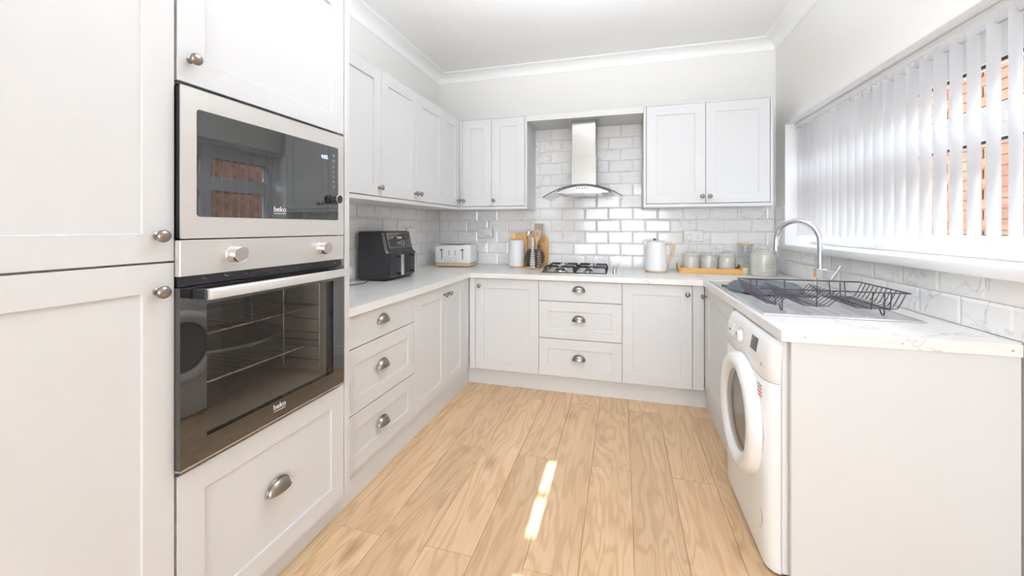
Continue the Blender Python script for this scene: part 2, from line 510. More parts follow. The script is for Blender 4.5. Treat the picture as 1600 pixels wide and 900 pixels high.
# vertical blind
bl = thing('vertical_blind', 'white vertical slat blind hanging in the window over the sink', 'blind', (1.27, 2.17, 2.0))
def bo(b, name, m, **k):
    b.xf(Matrix.Translation((-1.27, -2.17, -2.0))); return b.build(name, m, bl, **k)
bo(MB().box(1.247, 1.292, WY0 + .012, WY1 - .012, 2.008, 2.036, .003), 'headrail', 'upvc')
slat = MB(); hw = .0445; n = 6; z0, z1 = -.83, -.012
ptsA = []
for i in range(n + 1):
    t = -1 + 2 * i / n; ptsA.append((t * hw, .0035 * (1 - t * t)))
P_ = [(a, c, z0) for a, c in ptsA] + [(a, c, z1) for a, c in ptsA]
slat.poly(P_, [(i, i + 1, i + n + 2, i + n + 1) for i in range(n)])
sm = slat.mesh('slat', True, 80); sm.materials.append(M['blind'])
pk = MB().poly([(a, c - .0012, z0) for a, c in ptsA] + [(a, c - .0012, z0 + .032) for a, c in ptsA], [(i, i + 1, i + n + 2, i + n + 1) for i in range(n)])
pm = pk.mesh('bottom_weight', True, 80); pm.materials.append(M['white'])
hk = MB().box(-.007, .007, -.001, .001, -.014, .010).mesh('hanger'); hk.materials.append(M['white'])
ys = [1.812 + .082 * k for k in range(-10, 20)]
ang = PI / 2 - R(57)                        # slat direction from +x
chain = MB()
for i, y in enumerate(ys):
    a_ = ang + R(random.uniform(-1.5, 1.5))
    o = link('slat', sm, bl, (0, y - 2.17, 0), (0, 0, a_))
    link('bottom_weight', pm, o); link('hanger', hk, o)
for y0, y1 in zip(ys, ys[1:]):
    for sgn in (-1,):
        pa = []
        for j in range(7):
            t = j / 6; pa.append((1.27 - .030, y0 - .018 + (y1 - y0) * t, 1.196 - .020 * 4 * t * (1 - t)))
        chain.tube(pa, .0013, 5)
bo(chain, 'bead_chain', 'cable')
# neighbouring brick house seen through the slats
hs_ = thing('neighbouring_house', 'red and buff brick side wall of the house next door, seen through the window', 'house', (2.75, 4.5, 0))
MB().box(.012, .3, -6, 5, -.3, 2.62).build('mortar_wall', 'wall_ext', hs_)
bm_ = MB().box(0, .02, .005, .230, .005, .075, .002).mesh('brick'); bm_.materials.append(M['brick'])
cnt = 0; rest = MB()
for r in range(0, 36):
    for k in range(-25, 21):
        y = k * .24 + (.12 if r % 2 else 0); z = -.3 + r * .081
        if 11 <= r <= 39 and -5 <= k <= 4:
            link('brick', bm_, hs_, (random.uniform(-.002, .002), y, z)); cnt += 1
        elif y > -5.5 and y + .24 < 5:
            rest.box(0, .013, y + .005, y + .23, z + .005, z + .075)
ro = rest.build('brickwork', 'brick', hs_); ro['kind'] = 'stuff'
MB().box(-.12, .35, -6, 5, 2.62, 2.74, .01).build('fascia', 'upvc', hs_)
MB().box(-1.6, 4.5, -10, 8, -.4, -.3).build('paving', 'wall_ext', hs_)

# ------------------------------------------------------------------ handles
def knob_mesh():
    b = MB().lathe([(.0, .002), (.0095, .002), (.0095, .0), (.006, -.002), (.0055, -.014), (.010, -.017), (.0155, -.0215), (.0165, -.026), (.0145, -.031), (.009, -.0345), (0, -.036)][::-1], 20, Matrix.Rotation(R(-90), 4, 'X'))
    me = b.mesh('knob', True, 50); me.materials.append(M['pewter']); return me
KNOB = knob_mesh()
KBOX = [min(v.co.y for v in KNOB.vertices), max(v.co.y for v in KNOB.vertices)]
if KBOX[1] > .01:
    KNOB.transform(Matrix.Rotation(PI, 4, 'Z'))
def cup_mesh():
    b = bmesh.new(); a, h, d = .047, .040, .027; nt_, np_ = 18, 7; g = []
    for i in range(nt_ + 1):
        th = PI * i / nt_; row = []
        for j in range(np_ + 1):
            ph = PI / 2 * j / np_
            row.append(b.verts.new((a * math.cos(th), -d * math.sin(th) ** .8 * math.sin(ph) - .001 if 0 < i < nt_ else -.001, h * math.sin(th) * math.cos(ph))))
        g.append(row)
    for i in range(nt_):
        for j in range(np_):
            try: b.faces.new((g[i][j], g[i + 1][j], g[i + 1][j + 1], g[i][j + 1]))
            except ValueError: pass
    bmesh.ops.remove_doubles(b, verts=b.verts, dist=1e-5)
    bmesh.ops.recalc_face_normals(b, faces=b.faces)
    bmesh.ops.solidify(b, geom=b.faces[:], thickness=.0018)
    B = MB(); B.add(b)
    B.tube([((a + .001) * math.cos(PI * i / 18), -.0015, (h + .001) * math.sin(PI * i / 18)) for i in range(19)], .0028, 6)
    B.tube([(a * math.cos(PI * i / 18), -d * max(0, math.sin(PI * i / 18)) ** .8 - .001, 0) for i in range(19)], .0020, 6)
    me = B.mesh('cup_handle', True, 60); me.materials.append(M['pewter']); return me
CUP = cup_mesh()

# ------------------------------------------------------------------ shaker fronts
front_cache = {}
def front_mesh(wd, ht, slab=False, fr=.072, mname='cab'):
    k = (round(wd, 3), round(ht, 3), slab)
    if k in front_cache: return front_cache[k]
    T = .021
    if slab: me = MB().box(0, wd, 0, T, 0, ht, .0012).mesh('front')
    else:
        rc = .0075; ch = .0016; b = MB(); f = fr
        o = [(0, 0), (wd, 0), (wd, ht), (0, ht)]; e = .0012
        def rect(i, y): return [(i, y, i), (wd - i, y, i), (wd - i, y, ht - i), (i, y, ht - i)]
        rings = [rect(0, T), rect(0, e), rect(e, 0), rect(f, 0), rect(f + ch, ch * .6), rect(f + ch, rc)]
        P_ = [q for r_ in rings for q in r_]; F = [(3, 2, 1, 0)]
        for i in range(len(rings) - 1):
            for j in range(4): F.append((4 * i + j, 4 * i + (j + 1) % 4, 4 * i + 4 + (j + 1) % 4, 4 * i + 4 + j))
        q = 4 * (len(rings) - 1); F.append((q, q + 1, q + 2, q + 3))
        b.poly(P_, F); bmesh.ops.recalc_face_normals(b.bm, faces=b.bm.faces); me = b.mesh('front')
    me.materials.append(M[mname]); front_cache[k] = me; return me


G = .0016
def cabinet(name, label, loc, rz, W, D, z0, z1, fronts, group, fillers=(), panels=(), carc=True, side_in=.0, ctop=None):
    """local x along the front, y back from the door face, z up"""
    r = thing(name, label, 'cabinet', loc, rz, group)
    if carc: MB().box(.001 + side_in, W - .001, .0225, D, z0, ctop or z1).build('carcass', 'carc', r)
    for f in fronts:
        kind, x0, x1, a, c = f[:5]; slab = 'slab' in f
        me = front_mesh(x1 - x0 - 2 * G, c - a - 2 * G, slab)
        d = link('drawer' if kind == 'drawer' else 'door', me, r, (x0 + G, 0, a + G))
        for h in f[5:]:
            if isinstance(h, tuple):
                if h[0] == 'knob': link('knob', KNOB, d, (h[1] - x0 - G, 0, h[2] - a - G))
                if h[0] == 'cup': link('cup_handle', CUP, d, (h[1] - x0 - G, 0, h[2] - a - G))
    for x0, x1, y0, y1, a, c in fillers: MB().box(x0, x1, y0, y1, a, c, .001).build('filler_panel', 'cab', r)
    for x0, x1, y0, y1, a, c in panels: MB().box(x0, x1, y0, y1, a, c, .001).build('side_panel', 'cab', r)
    return r

E90 = R(90)
# --- tall cabinets on the left
XT = -1.150
cabinet('fridge_cabinet', 'tall off-white cabinet with two knobs at the picture\'s left edge, beside the oven', (XT, .188, 0), E90, .5935, .61, .10, 2.27,
        [('door', 0, .5935, 1.170, 2.255, ('knob', .550, 1.238)), ('door', 0, .5935, .105, 1.168, ('knob', .550, 1.095))],
        'tall cabinets', carc=True)
ov_cab = thing('oven_cabinet', 'tall off-white cabinet housing the microwave and the oven', 'cabinet', (XT, .785, 0), E90, 'tall cabinets')
b = MB()                                    # carcass as a frame round the appliances
b.box(.001, .012, .0225, .61, .10, 2.27); b.box(.652, .665, .0225, .61, .10, 2.27); b.box(.012, .652, .58, .61, .10, 2.27)
b.box(.012, .652, .0225, .58, .10, .595); b.box(.012, .652, .0225, .58, 1.655, 2.27)
b.build('carcass', 'carc', ov_cab)
def tall_front(kind, x0, x1, a, c, h):
    d = link(kind, front_mesh(x1 - x0 - 2 * G, c - a - 2 * G), ov_cab, (x0 + G, 0, a + G))
    link('knob' if h[0] == 'knob' else 'cup_handle', KNOB if h[0] == 'knob' else CUP, d, (h[1] - x0 - G, 0, h[2] - a - G)); return d
tall_front('door', .001, .665, 1.656, 2.255, ('knob', .034, 1.722))
dr = tall_front('drawer', .001, .665, .108, .590, ('cup', .326, .352))
MB().box(.668, .700, 0.0, .61, .1045, 2.30, .001).build('side_panel', 'cab', ov_cab)
MB().box(.0, .667, .004, .61, 2.262, 2.30, .001).build('top_panel', 'cab', ov_cab)

# --- base cabinets
DB = .135
left_base = XLF
cabinet('drawer_cabinet', 'off-white three-drawer base cabinet under the air fryer, next to the tall oven cabinet', (XLF, 1.488, 0), E90, .630, .57, DB, .858,
        [('drawer', 0, .630, .704, .856, ('cup', .300, .778), 'slab'), ('drawer', 0, .630, .400, .702, ('cup', .300, .548)), ('drawer', 0, .630, DB, .398, ('cup', .300, .255))],
        'base cabinets')
cabinet('base_cabinet', 'off-white two-door base cabinet in the left run with its knobs side by side', (XLF, 2.118, 0), E90, .762, .57, DB, .858,
        [('door', 0, .432, DB, .856, ('knob', .398, .796)), ('door', .432, .762, DB, .856, ('knob', .470, .796))],
        'base cabinets', fillers=[(.764, .866, .001, .021, DB, .858)])
cabinet('base_cabinet', 'off-white single-door base cabinet left of the drawers under the hob', (-1.150, YBF, 0), 0, .536, .60, DB, .858,
        [('door', .018, .536, DB, .856, ('knob', .055, .800))], 'base cabinets', fillers=[(-.032, .016, .001, .021, DB, .858)])
cabinet('drawer_cabinet', 'off-white three-drawer base cabinet directly under the hob', (-.614, YBF, 0), 0, .615, .60, DB, .858,
        [('drawer', 0, .615, .704, .856, ('cup', .303, .782), 'slab'), ('drawer', 0, .615, .420, .702, ('cup', .303, .560)), ('drawer', 0, .615, DB, .418, ('cup', .303, .268))],
        'base cabinets')
cabinet('base_cabinet', 'off-white single-door base cabinet right of the drawers under the kettle', (.001, YBF, 0), 0, .47, .60, DB, .858,
        [('door', 0, .470, DB, .856, ('knob', .437, .796))], 'base cabinets', fillers=[(.472, .545, .001, .021, DB, .858)])
cabinet('base_cabinet', 'off-white door cabinet in the right run between corner and washing machine', (XRF, YBF - .002, 0), -E90, .735, .60, DB, .858,
        [('door', .048, .735, DB, .856, ('knob', .075, .796))], 'base cabinets', fillers=[(.0, .046, .001, .021, DB, .858)], ctop=.735)
# kickboards
struct(MB().box(XLF - .045, XLF - .02, 1.488, 3.0345, 0, DB - .002).box(XLF - .045, XLF - .02, .188, 1.4879, 0, .104).build('baseboard_left', 'cab'))
struct(MB().box(XLF - .02, XRF + .02, 3.035, 3.055, 0, DB - .002).build('baseboard_back', 'cab'))
struct(MB().box(XRF + .02, XRF + .04, 2.25, 3.035, 0, DB - .002).build('baseboard_right', 'cab'))

# --- worktop
WB = .861; EX = -1.163; EY = 2.958
BX0, BX1, BY0, BY1 = .625, .985, 2.33, 2.79
wtp = thing('worktop', 'pale marble-effect worktop running round three sides of the kitchen', 'worktop', (0, 0, 0))
MB().box(XL, EX, 1.488, YB, WB, WT, .0015).build('left_worktop', 'worktop', wtp)
MB().box(EX + .0005, .5365, EY, YB, WB, WT, .0015).build('back_worktop', 'worktop', wtp)
b = MB()
def rx(y): return .542 - (y - 1.59) * .004
b.box(.537, XR, 1.59, BY0, WB, WT, .0015); b.box(.537, BX0, BY0, BY1, WB, WT); b.box(BX1, XR, BY0, BY1, WB, WT); b.box(.537, XR, BY1, YB, WB, WT)
b.build('right_worktop', 'worktop', wtp)
sc_m = MB().lathe([(0, .0018), (.003, .0015), (.004, 0)], 10, TY).mesh('screw', True); sc_m.materials.append(M['steelx'])
for x in (.609, .883, 1.161): link('screw', sc_m, wtp, (x, 1.59, .881))
# end panel facing the camera
tag(MB().box(.570, XR, 1.597, 1.615, 0, WB - .001, .001).build('end_panel', 'cab'), 'plain off-white end panel below the near end of the sink worktop', 'panel')

# --- wall cabinets
UB, UT = 1.447, 2.212; XU = -1.400; YU = 3.300
def pelmet(r, x0, x1, y1, step=.0):
    MB().box(x0, x1, .0, y1, UB - .027, UB - .003, .001).build('light_pelmet', 'cab', r)
def top(r, x0, x1, y1): MB().box(x0, x1, .004, y1, UT + .001, UT + .010, .001).build('top_panel', 'cab', r)
DU = .36
c = cabinet('wall_cabinet', 'off-white wall cabinet with one door above the air fryer, next to the tall oven cabinet', (XU, 1.488, 0), E90, .612, DU, UB, UT,
            [('door', 0, .612, UB, UT, ('knob', .585, UB + .052))], 'wall cabinets'); pelmet(c, 0, .612, DU); top(c, 0, .612, DU)
c = cabinet('wall_cabinet', 'off-white two-door wall cabinet in the middle of the left wall, knobs side by side', (XU, 2.100, 0), E90, .862, DU, UB, UT,
            [('door', 0, .430, UB, UT, ('knob', .402, UB + .052)), ('door', .430, .862, UB, UT, ('knob', .458, UB + .052))], 'wall cabinets'); pelmet(c, 0, .862, DU); top(c, 0, .862, DU)
c = cabinet('wall_cabinet', 'off-white narrow wall cabinet in the far left corner above the toaster', (XU, 2.962, 0), E90, .31, DU, UB, UT,
            [('door', 0, .310, UB, UT, ('knob', .285, UB + .052))], 'wall cabinets', fillers=[(.311, .337, .001, .021, UB - .002, UT)]); pelmet(c, 0, .337, DU); top(c, 0, .337, DU)
c = cabinet('wall_cabinet', 'off-white two-door wall cabinet on the back wall left of the cooker hood', (-1.373, YU, 0), 0, .572, .35, UB, UT,
            [('door', 0, .273, UB, UT, ('knob', .020, UB + .050)), ('door', .273, .572, UB, UT, ('knob', .296, UB + .050))], 'wall cabinets',
            panels=[(.574, .592, 0, .349, UB - .027, UT + .006)], fillers=[(-.026, -.001, .001, .021, UB - .002, UT)]); pelmet(c, -.026, .573, .349); top(c, -.02, .573, .349)
c = cabinet('wall_cabinet', 'off-white two-door wall cabinet on the back wall right of the cooker hood, nearest the window', (.165, YU, 0), 0, .893, .35, UB, UT,
            [('door', .020, .448, UB, UT, ('knob', .422, UB + .050)), ('door', .448, .880, UB, UT, ('knob', .476, UB + .050))], 'wall cabinets',
            panels=[(0, .018, 0, .349, UB - .027, UT + .006), (.882, .898, 0, .349, UB - .027, UT + .006)], side_in=.019)
pelmet(c, .019, .881, .349); top(c, .019, .881, .349)
tag(MB().box(-.780, .164, YU + .0185, YB - .003, 2.170, 2.214, .001).box(-.780, .164, YU, YU + .018, 2.166, 2.214, .001).build('bridging_panel', 'cab'),
    'off-white bridging shelf between the wall cabinets above the cooker hood', 'shelf')

# ------------------------------------------------------------------ microwave
MWX, MWY = -1.130, .782
mw = thing('microwave', 'built-in microwave with a steel frame and black glass above the oven', 'microwave', (MWX, MWY, 0), E90)
W_, z0, z1 = .641, 1.230, 1.642
gx0, gx1, gz0, gz1 = .041, .606, 1.290, 1.587
def rrect(x0, x1, z0, z1, r, n=5):
    o = []
    for cx, cz, a in ((x1 - r, z1 - r, 0), (x0 + r, z1 - r, 90), (x0 + r, z0 + r, 180), (x1 - r, z0 + r, 270)):
        for i in range(n + 1):
            t = R(a + 90 * i / n); o.append((cx + r * math.cos(t), cz + r * math.sin(t)))
    return o
def ring_plate(outer, inner, y0, y1):
    """plate with a hole; both outlines have the same number of points"""
    b = MB(); n = len(outer); P_ = [(x, y0, z) for x, z in outer] + [(x, y0, z) for x, z in inner] + [(x, y1, z) for x, z in outer] + [(x, y1, z) for x, z in inner]
    F = []
    for i in range(n):
        j = (i + 1) % n; F += [(i, j, n + j, n + i), (2 * n + i, 3 * n + i, 3 * n + j, 2 * n + j), (i, 2 * n + i, 2 * n + j, j), (n + i, n + j, 3 * n + j, 3 * n + i)]
    b.poly(P_, F); bmesh.ops.recalc_face_normals(b.bm, faces=b.bm.faces); return b
ring_plate(rrect(0, W_, z0, z1, .001), rrect(gx0, gx1, gz0, gz1, .008), 0, .004).build('frame', 'steel', mw)
MB().box(.002, W_ - .002, .0042, .60 - .02, z0 + .002, z1 - .002).build('body', 'black', mw)
g = MB().prism(rrect(gx0 + .0005, gx1 - .0005, gz0 + .0005, gz1 - .0005, .008), .004, 'y', -.0015).build('glass_door', 'blackgloss', mw)
MB().box(.545, .5465, -.0019, -.0014, gz0 + .004, gz1 - .004).build('door_gap', 'greymetal', mw)
text('4:05', .022, (.527, -.002, 1.538), 'clock', mw, 'clock_digits')
lg = text('beko', .026, (.316, -.002, 1.322), 'whiteprint', mw, 'logo')
MB().box(-.024, .024, -.0150, -.0133, -.0003, .0003).build('underline', 'whiteprint', lg)
for i, zz in enumerate([1.552, 1.530, 1.508, 1.487, 1.466, 1.446, 1.425]):
    b = MB()
    if i < 2: b.box(-.006, .006, -.0005, 0, .003, .0045).box(-.006, .006, -.0005, 0, -.0006, .0006).box(-.006, .006, -.0005, 0, -.0045, -.003)
    elif i == 4: b.tube([(.004 * math.cos(a), -.0003, .004 * math.sin(a)) for a in [k * PI / 6 for k in range(12)]], .0006, 4, True)
    else: b.lathe([(0, .0005), (.0035, .0003), (.0035, 0)], 8, TY).tube([(-.005, -.0002, -.005), (.005, -.0002, -.005)], .0005, 4)
    b.build('touch_symbol', 'greyprint', mw, (.578, -.0017, zz))
b = MB().lathe([(0, .030), (.0165, .030), (.0185, .027), (.0185, .0)], 28, TY); k = b.build('control_knob', 'black', mw, (.578, -.0016, 1.374), smooth=True)
MB().tube([(.0178 * math.cos(a), -.030, .0178 * math.sin(a)) for a in [k_ * PI / 12 for k_ in range(24)]], .0012, 5, True).build('chrome_ring', 'chrome', k, smooth=True)
MB().tube([(.0195 * math.cos(a), -.002, .0195 * math.sin(a)) for a in [k_ * PI / 12 for k_ in range(24)]], .0014, 5, True).build('chrome_ring', 'greymetal', k, smooth=True)

# ------------------------------------------------------------------ oven
ov = thing('oven', 'built-in electric oven with steel control panel, bar handle and dark glass door', 'oven', (MWX, MWY - .002, 0), E90)
W_ = .643
MB().box(0, W_, 0, .02, 1.128, 1.226, .0015).build('control_panel', 'steel', ov)
MB().box(.004, W_ - .004, .010, .03, 1.100, 1.127).build('vent_strip', 'black', ov)
for i in range(9):
    MB().tube([(.06 + i * .066, .008, 1.120), (.075 + i * .066, .008, 1.114)], .0022, 6).build('vent_rib', 'steelx', ov)
d0, d1 = .612, 1.098
wx0, wx1, wz0, wz1 = .070, .580, .672, 1.045
ring_plate(rrect(0, W_, d0, d1, .002), rrect(wx0, wx1, wz0, wz1, .004), 0, .022).build('door_frame', 'blackgloss', ov)
MB().box(0, W_, -.0005, .022, d0 - .006, d0 - .0005).build('door_trim', 'steelx', ov)
MB().poly([(wx0, .004, wz0), (wx1, .004, wz0), (wx1, .004, wz1), (wx0, .004, wz1)], [(0, 1, 2, 3)]).build('window_glass', 'ovenglass', ov)
cv = MB(); cx0, cx1, cz0, cz1, cy = .075, .575, .665, 1.052, .46     # cavity: five inner faces
cv.poly([(cx0, .03, cz0), (cx1, .03, cz0), (cx1, .03, cz1), (cx0, .03, cz1), (cx0, cy, cz0), (cx1, cy, cz0), (cx1, cy, cz1), (cx0, cy, cz1)],
        [(0, 1, 5, 4), (1, 2, 6, 5), (2, 3, 7, 6), (3, 0, 4, 7), (4, 5, 6, 7)]).build('cavity', 'enamel', ov)
MB().box(.004, W_ - .004, .035, .07, d0, cz0 - .004).box(.004, cx0 - .004, .035, .55, d0, 1.1).box(cx1 + .004, W_ - .004, .035, .55, d0, 1.1).box(.004, W_ - .004, .035, .55, cz1 + .004, 1.1).build('body', 'black', ov)
for zz in (.945, .800):
    b = MB()
    b.tube([(cx0 + .008, .06, zz), (cx1 - .008, .06, zz)], .0028, 6); b.tube([(cx0 + .008, .42, zz), (cx1 - .008, .42, zz)], .0028, 6)
    b.tube([(cx0 + .008, .06, zz), (cx0 + .008, .42, zz)], .0025, 6); b.tube([(cx1 - .008, .06, zz), (cx1 - .008, .42, zz)], .0025, 6)
    for i in range(15): xx = cx0 + .03 + i * .0315; b.tube([(xx, .055, zz + .003), (xx, .42, zz + .003)], .0014, 5)
    b.build('wire_rack', 'steelx', ov, smooth=True)
for xx in (cx0 + .004, cx1 - .004):
    b = MB()
    for i in range(6): b.tube([(xx, .05, .72 + i * .055), (xx, .42, .72 + i * .055)], .002, 5)
    for yy in (.06, .24, .41): b.tube([(xx, yy, .69), (xx, yy, 1.03)], .002, 5)
    b.build('shelf_support', 'steelx', ov, smooth=True)
MB().lathe([(0, 0), (.19, 0), (.20, .012), (.196, .013), (.185, .004), (0, .004)], 40).build('turned_tray', 'steelx', ov, (.30, .25, .865), smooth=True)
# handle
b = MB(); hz = 1.078
b.prism([(-.062, hz - .013), (-.040, hz - .015), (-.040, hz + .015), (-.055, hz + .017), (-.062, hz + .012)], .585, 'x', .035, .002)
b.build('handle_bar', 'steel', ov, smooth=True)
for x0 in (.030, .590): MB().box(x0, x0 + .032, -.050, 0, hz - .013, hz + .013, .003).build('handle_bracket', 'black', ov)
# control knobs
for kx in (.150, .512):
    k = MB().lathe([(.0, .034), (.0215, .034), (.0235, .031), (.0235, .004), (.025, .002), (.025, 0)], 32, TY).build('control_knob', 'steelx', ov, (kx, 0, 1.180), smooth=True)
    MB().tube([(.0218 * math.cos(a), -.034, .0218 * math.sin(a)) for a in [q * PI / 14 for q in range(28)]], .0012, 5, True).build('rim', 'rosegold', k, smooth=True)
    for a in (90, 150, 30, 210, 330, 270):
        t = R(a); MB().lathe([(0, .0004), (.0014, .0003), (.0014, 0)], 8, TY).build('index_dot', 'legend', k, (.033 * math.cos(t), 0, .033 * math.sin(t)))
lg = text('beko', .026, (.318, -.0008, .652), 'whiteprint', ov, 'logo')
MB().box(-.024, .024, -.0150, -.0133, -.0003, .0003).build('underline', 'whiteprint', lg)

# ------------------------------------------------------------------ washing machine
wm = thing('washing_machine', 'white front-loading washing machine under the sink worktop', 'washing machine', (.505, 2.225, 0), -E90)
WW = .592
outl = [(0, .045), (.010, .014), (.028, .002), (.045, 0), (.540, 0), (.566, .006), (.586, .022), (WW, .045)]
def fascia(zs, name, m):
    b = MB(); n = len(outl); P_ = []; F = []
    for z, lean in zs: P_ += [(x, y + lean * (1 if y < .03 else .4), z) for x, y in outl]
    for i in range(len(zs) - 1):
        for j in range(n - 1): F.append((i * n + j, i * n + j + 1, (i + 1) * n + j + 1, (i + 1) * n + j))
    b.poly(P_, F)
    for k_, (z, lean) in ((0, zs[0]), (len(zs) - 1, zs[-1])): b.bm.faces.new([b.bm.verts.new(P_[k_ * n + j]) for j in range(n)])
    bmesh.ops.recalc_face_normals(b.bm, faces=b.bm.faces)
    return b.build(name, m, wm, smooth=True, ang=50)
fascia([(.012, .004), (.03, 0), (.690, 0), (.693, .003)], 'front_panel', 'white')
fascia([(.695, .003), (.698, 0), (.780, .006), (.825, .014), (.846, .026), (.852, .038)], 'control_panel', 'white')
MB().box(.001, WW - .001, .047, .58, .012, .852, .004).build('body', 'white', wm)
for x in (.05, .54):
    for y in (.08, .53): MB().lathe([(.018, 0), (.018, .008), (.008, .009), (.008, .014)], 12).build('foot', 'black', wm, (x, y, 0))
DX, DZ = .312, .478
MB().lathe([(.240, .0), (.240, .018), (.234, .034), (.222, .043), (.207, .046), (.190, .044), (.172, .034), (.165, .022), (.163, .008), (.163, 0)], 64, TY, close=False).build('door', 'white', wm, (DX, 0, DZ), smooth=True, ang=60)
dr_ = wm.children[-1]
dg = [o for o in wm.children if o.name.startswith('door')][0]
MB().lathe([(.164, .026), (.150, .030), (.10, .026), (.05, .022), (0, .020)], 48, TY, close=False).build('door_glass', 'doorglass', dg, smooth=True, ang=60)
MB().lathe([(.163, .010), (.150, -.03), (.12, -.07), (.05, -.10), (0, -.105)], 48, TY, close=False).build('glass_bowl', mat('dark_drum', (.20, .185, .17), .35, .4), dg, smooth=True, ang=60)
b = MB()
for rr in (.03, .05, .07, .09, .11): b.tube([(rr * math.cos(a), .028 - .0 - (.12 - rr) * .0, rr * math.sin(a) - .01) for a in [q * PI / 18 for q in range(36)]], .0012, 4, True)
b.build('bowl_rib', 'greyprint', dg, smooth=True)
# control panel details (y follows the lean)
dd = MB().box(-.050, .050, -.003, .02, -.029, .029, .003).build('detergent_drawer', 'white', wm, (.082, .0056, .7745), rot=(R(-7), 0, 0))
MB().box(-.022, .014, -.0042, .0, -.012, -.003, .002).build('drawer_grip', 'black', dd)
MB().lathe([(0, .018), (.020, .018), (.024, .015), (.027, .002), (.027, 0)], 32, TY).build('programme_dial', 'white', wm, (.250, .006, .776), smooth=True)
MB().box(.247, .253, -.0145, -.0115, .783, .796).build('dial_mark', 'legend', wm)
b = MB()
for q in range(14):
    a = R(200 - q * 17); b.box(.250 + .046 * math.cos(a) - .007, .250 + .046 * math.cos(a) + .007, .002, .0032, .776 + .038 * math.sin(a) - .001, .776 + .038 * math.sin(a) + .001)
b.xf(Matrix.Translation((-.25, -.0030, -.776))).build('programme_legend', 'greyprint', wm, (.25, .0052, .776), rot=(R(-7), 0, 0))
MB().box(-.0375, .0375, -.0012, .006, -.027, .027, .001).build('display', mat('display', (.06, .045, .045), .15), wm, (.4225, .0085, .795), rot=(R(-9), 0, 0))
b = MB()
for q in range(4): b.box(.372 + q * .028, .386 + q * .028, .0025, .0045, .738, .744, .001)
b.xf(Matrix.Translation((0, -.002, 0))).build('push_button', 'whiteprint', wm)
MB().box(.520, .536, .0015, .003, .742, .744).box(.520, .530, .0015, .003, .747, .749).build('red_legend', 'redprint', wm)
for q in range(4): MB().box(.494, .540, -.0012, .0, .660 - q * .013, .667 - q * .013).build('sticker', 'greyprint' if q < 2 else 'redprint', wm)
MB().lathe([(0, .0015), (.010, .0015), (.011, 0)], 20, TY).build('badge', 'white', wm, (.43, 0, .335))
MB().tube([(.405, 0, .335), (.410, -.003, .325), (.420, -.004, .320)], .0022, 6).build('latch_mark', 'greyprint', wm)
b = MB(); b.tube([(.545 - .028 + .028 * math.cos(R(a)) * 1.0, .0005, .17 + .045 * math.sin(R(a))) for a in range(-100, 60, 12)], .0012, 5); b.build('filter_flap', 'greyprint', wm)

# ------------------------------------------------------------------ hob
hob = thing('gas_hob', 'four-burner stainless gas hob with black pan supports on the back worktop', 'hob', (-.31, 3.295, WT))
MB().box(-.312, .312, -.250, .250, 0.0005, .008, .003, 2).build('hob_plate', 'steel', hob, smooth=True)
for i, (bx, by, br) in enumerate(((-.165, -.125, .045), (.060, -.125, .034), (-.165, .120, .034), (.060, .120, .040))):
    k = MB().lathe([(br + .012, .008), (br + .010, .014), (br, .016), (br, .024), (0, .024)], 28).build('burner', 'steelx', hob, (bx, by, 0), smooth=True)
    MB().lathe([(br * .82, .0245), (br * .86, .028), (br * .78, .032), (0, .033)], 24).build('burner_cap', 'black', k, smooth=True)
for side in (0, 1):
    X0, X1 = (-.292, -.050) if side == 0 else (-.046, .196)
    b = MB(); Y0, Y1 = -.235, .235; zb, zt = .012, .050; r_ = .0045
    b.tube([(X0, Y0, zb), (X1, Y0, zb), (X1, Y1, zb), (X0, Y1, zb)], r_, 6, True)
    xm = (X0 + X1) / 2
    for yc in (-.125, .120):
        for dy in (-.055, 0, .055):
            b.tube([(X0 + .004, yc + dy, zb), (X0 + .006, yc + dy, zt - .012), (X0 + .014, yc + dy, zt), (xm - .022 - (0 if dy else .008), yc + dy, zt)], r_, 6)
            b.tube([(X1 - .004, yc + dy, zb), (X1 - .006, yc + dy, zt - .012), (X1 - .014, yc + dy, zt), (xm + .022 + (0 if dy else .008), yc + dy, zt)], r_, 6)
        b.tube([(xm, yc - .118 if yc < 0 else yc + .118, zb), (xm, (yc - .112) if yc < 0 else (yc + .112), zt - .012), (xm, (yc - .100) if yc < 0 else yc + .100, zt), (xm, yc - .03 if yc < 0 else yc + .03, zt)], r_, 6)
    b.build('pan_support', 'cast', hob, smooth=True)
for i in range(4):
    MB().lathe([(.019, .008), (.019, .011), (.014, .012), (.0135, .036), (.012, .038), (0, .038)], 20).build('control_knob', 'steelx', hob, (.255, -.17 + i * .1, 0), smooth=True)

# ------------------------------------------------------------------ cooker hood
hd = thing('cooker_hood', 'stainless chimney cooker hood with a curved glass canopy above the hob', 'cooker hood', (-.305, 3.65, 0))
MB().box(-.105, .092, -.255, -.001, 1.60, 2.168, .001).build('chimney', 'hoodsteel', hd)
MB().box(-.109, .096, -.259, -.001, 1.588, 1.86, .001).build('lower_chimney', 'hoodsteel', hd)
b = MB(); nn = 24; A = .310
def arcz(x, top, drop): return top - drop * (x / A) ** 2
P_ = []; F = []
for i in range(nn + 1):
    x = -A + 2 * A * i / nn; z = arcz(x, 1.603, .098); zb_ = arcz(x, 1.603, .098)
    yb_ = -.03 if abs(x) < .25 else -.03 - (abs(x) - .25) * .6
    P_ += [(x, -.50, z), (x, yb_, zb_), (x, -.50, z - .006), (x, yb_, zb_ - .006)]
for i in range(nn):
    a, c = 4 * i, 4 * i + 4; F += [(a, c, c + 1, a + 1), (a + 2, a + 3, c + 3, c + 2)]
b.poly(P_, F).build('glass_canopy', 'hoodglass', hd, smooth=True)
cn = [o for o in hd.children if o.name.startswith('glass_canopy')][0]
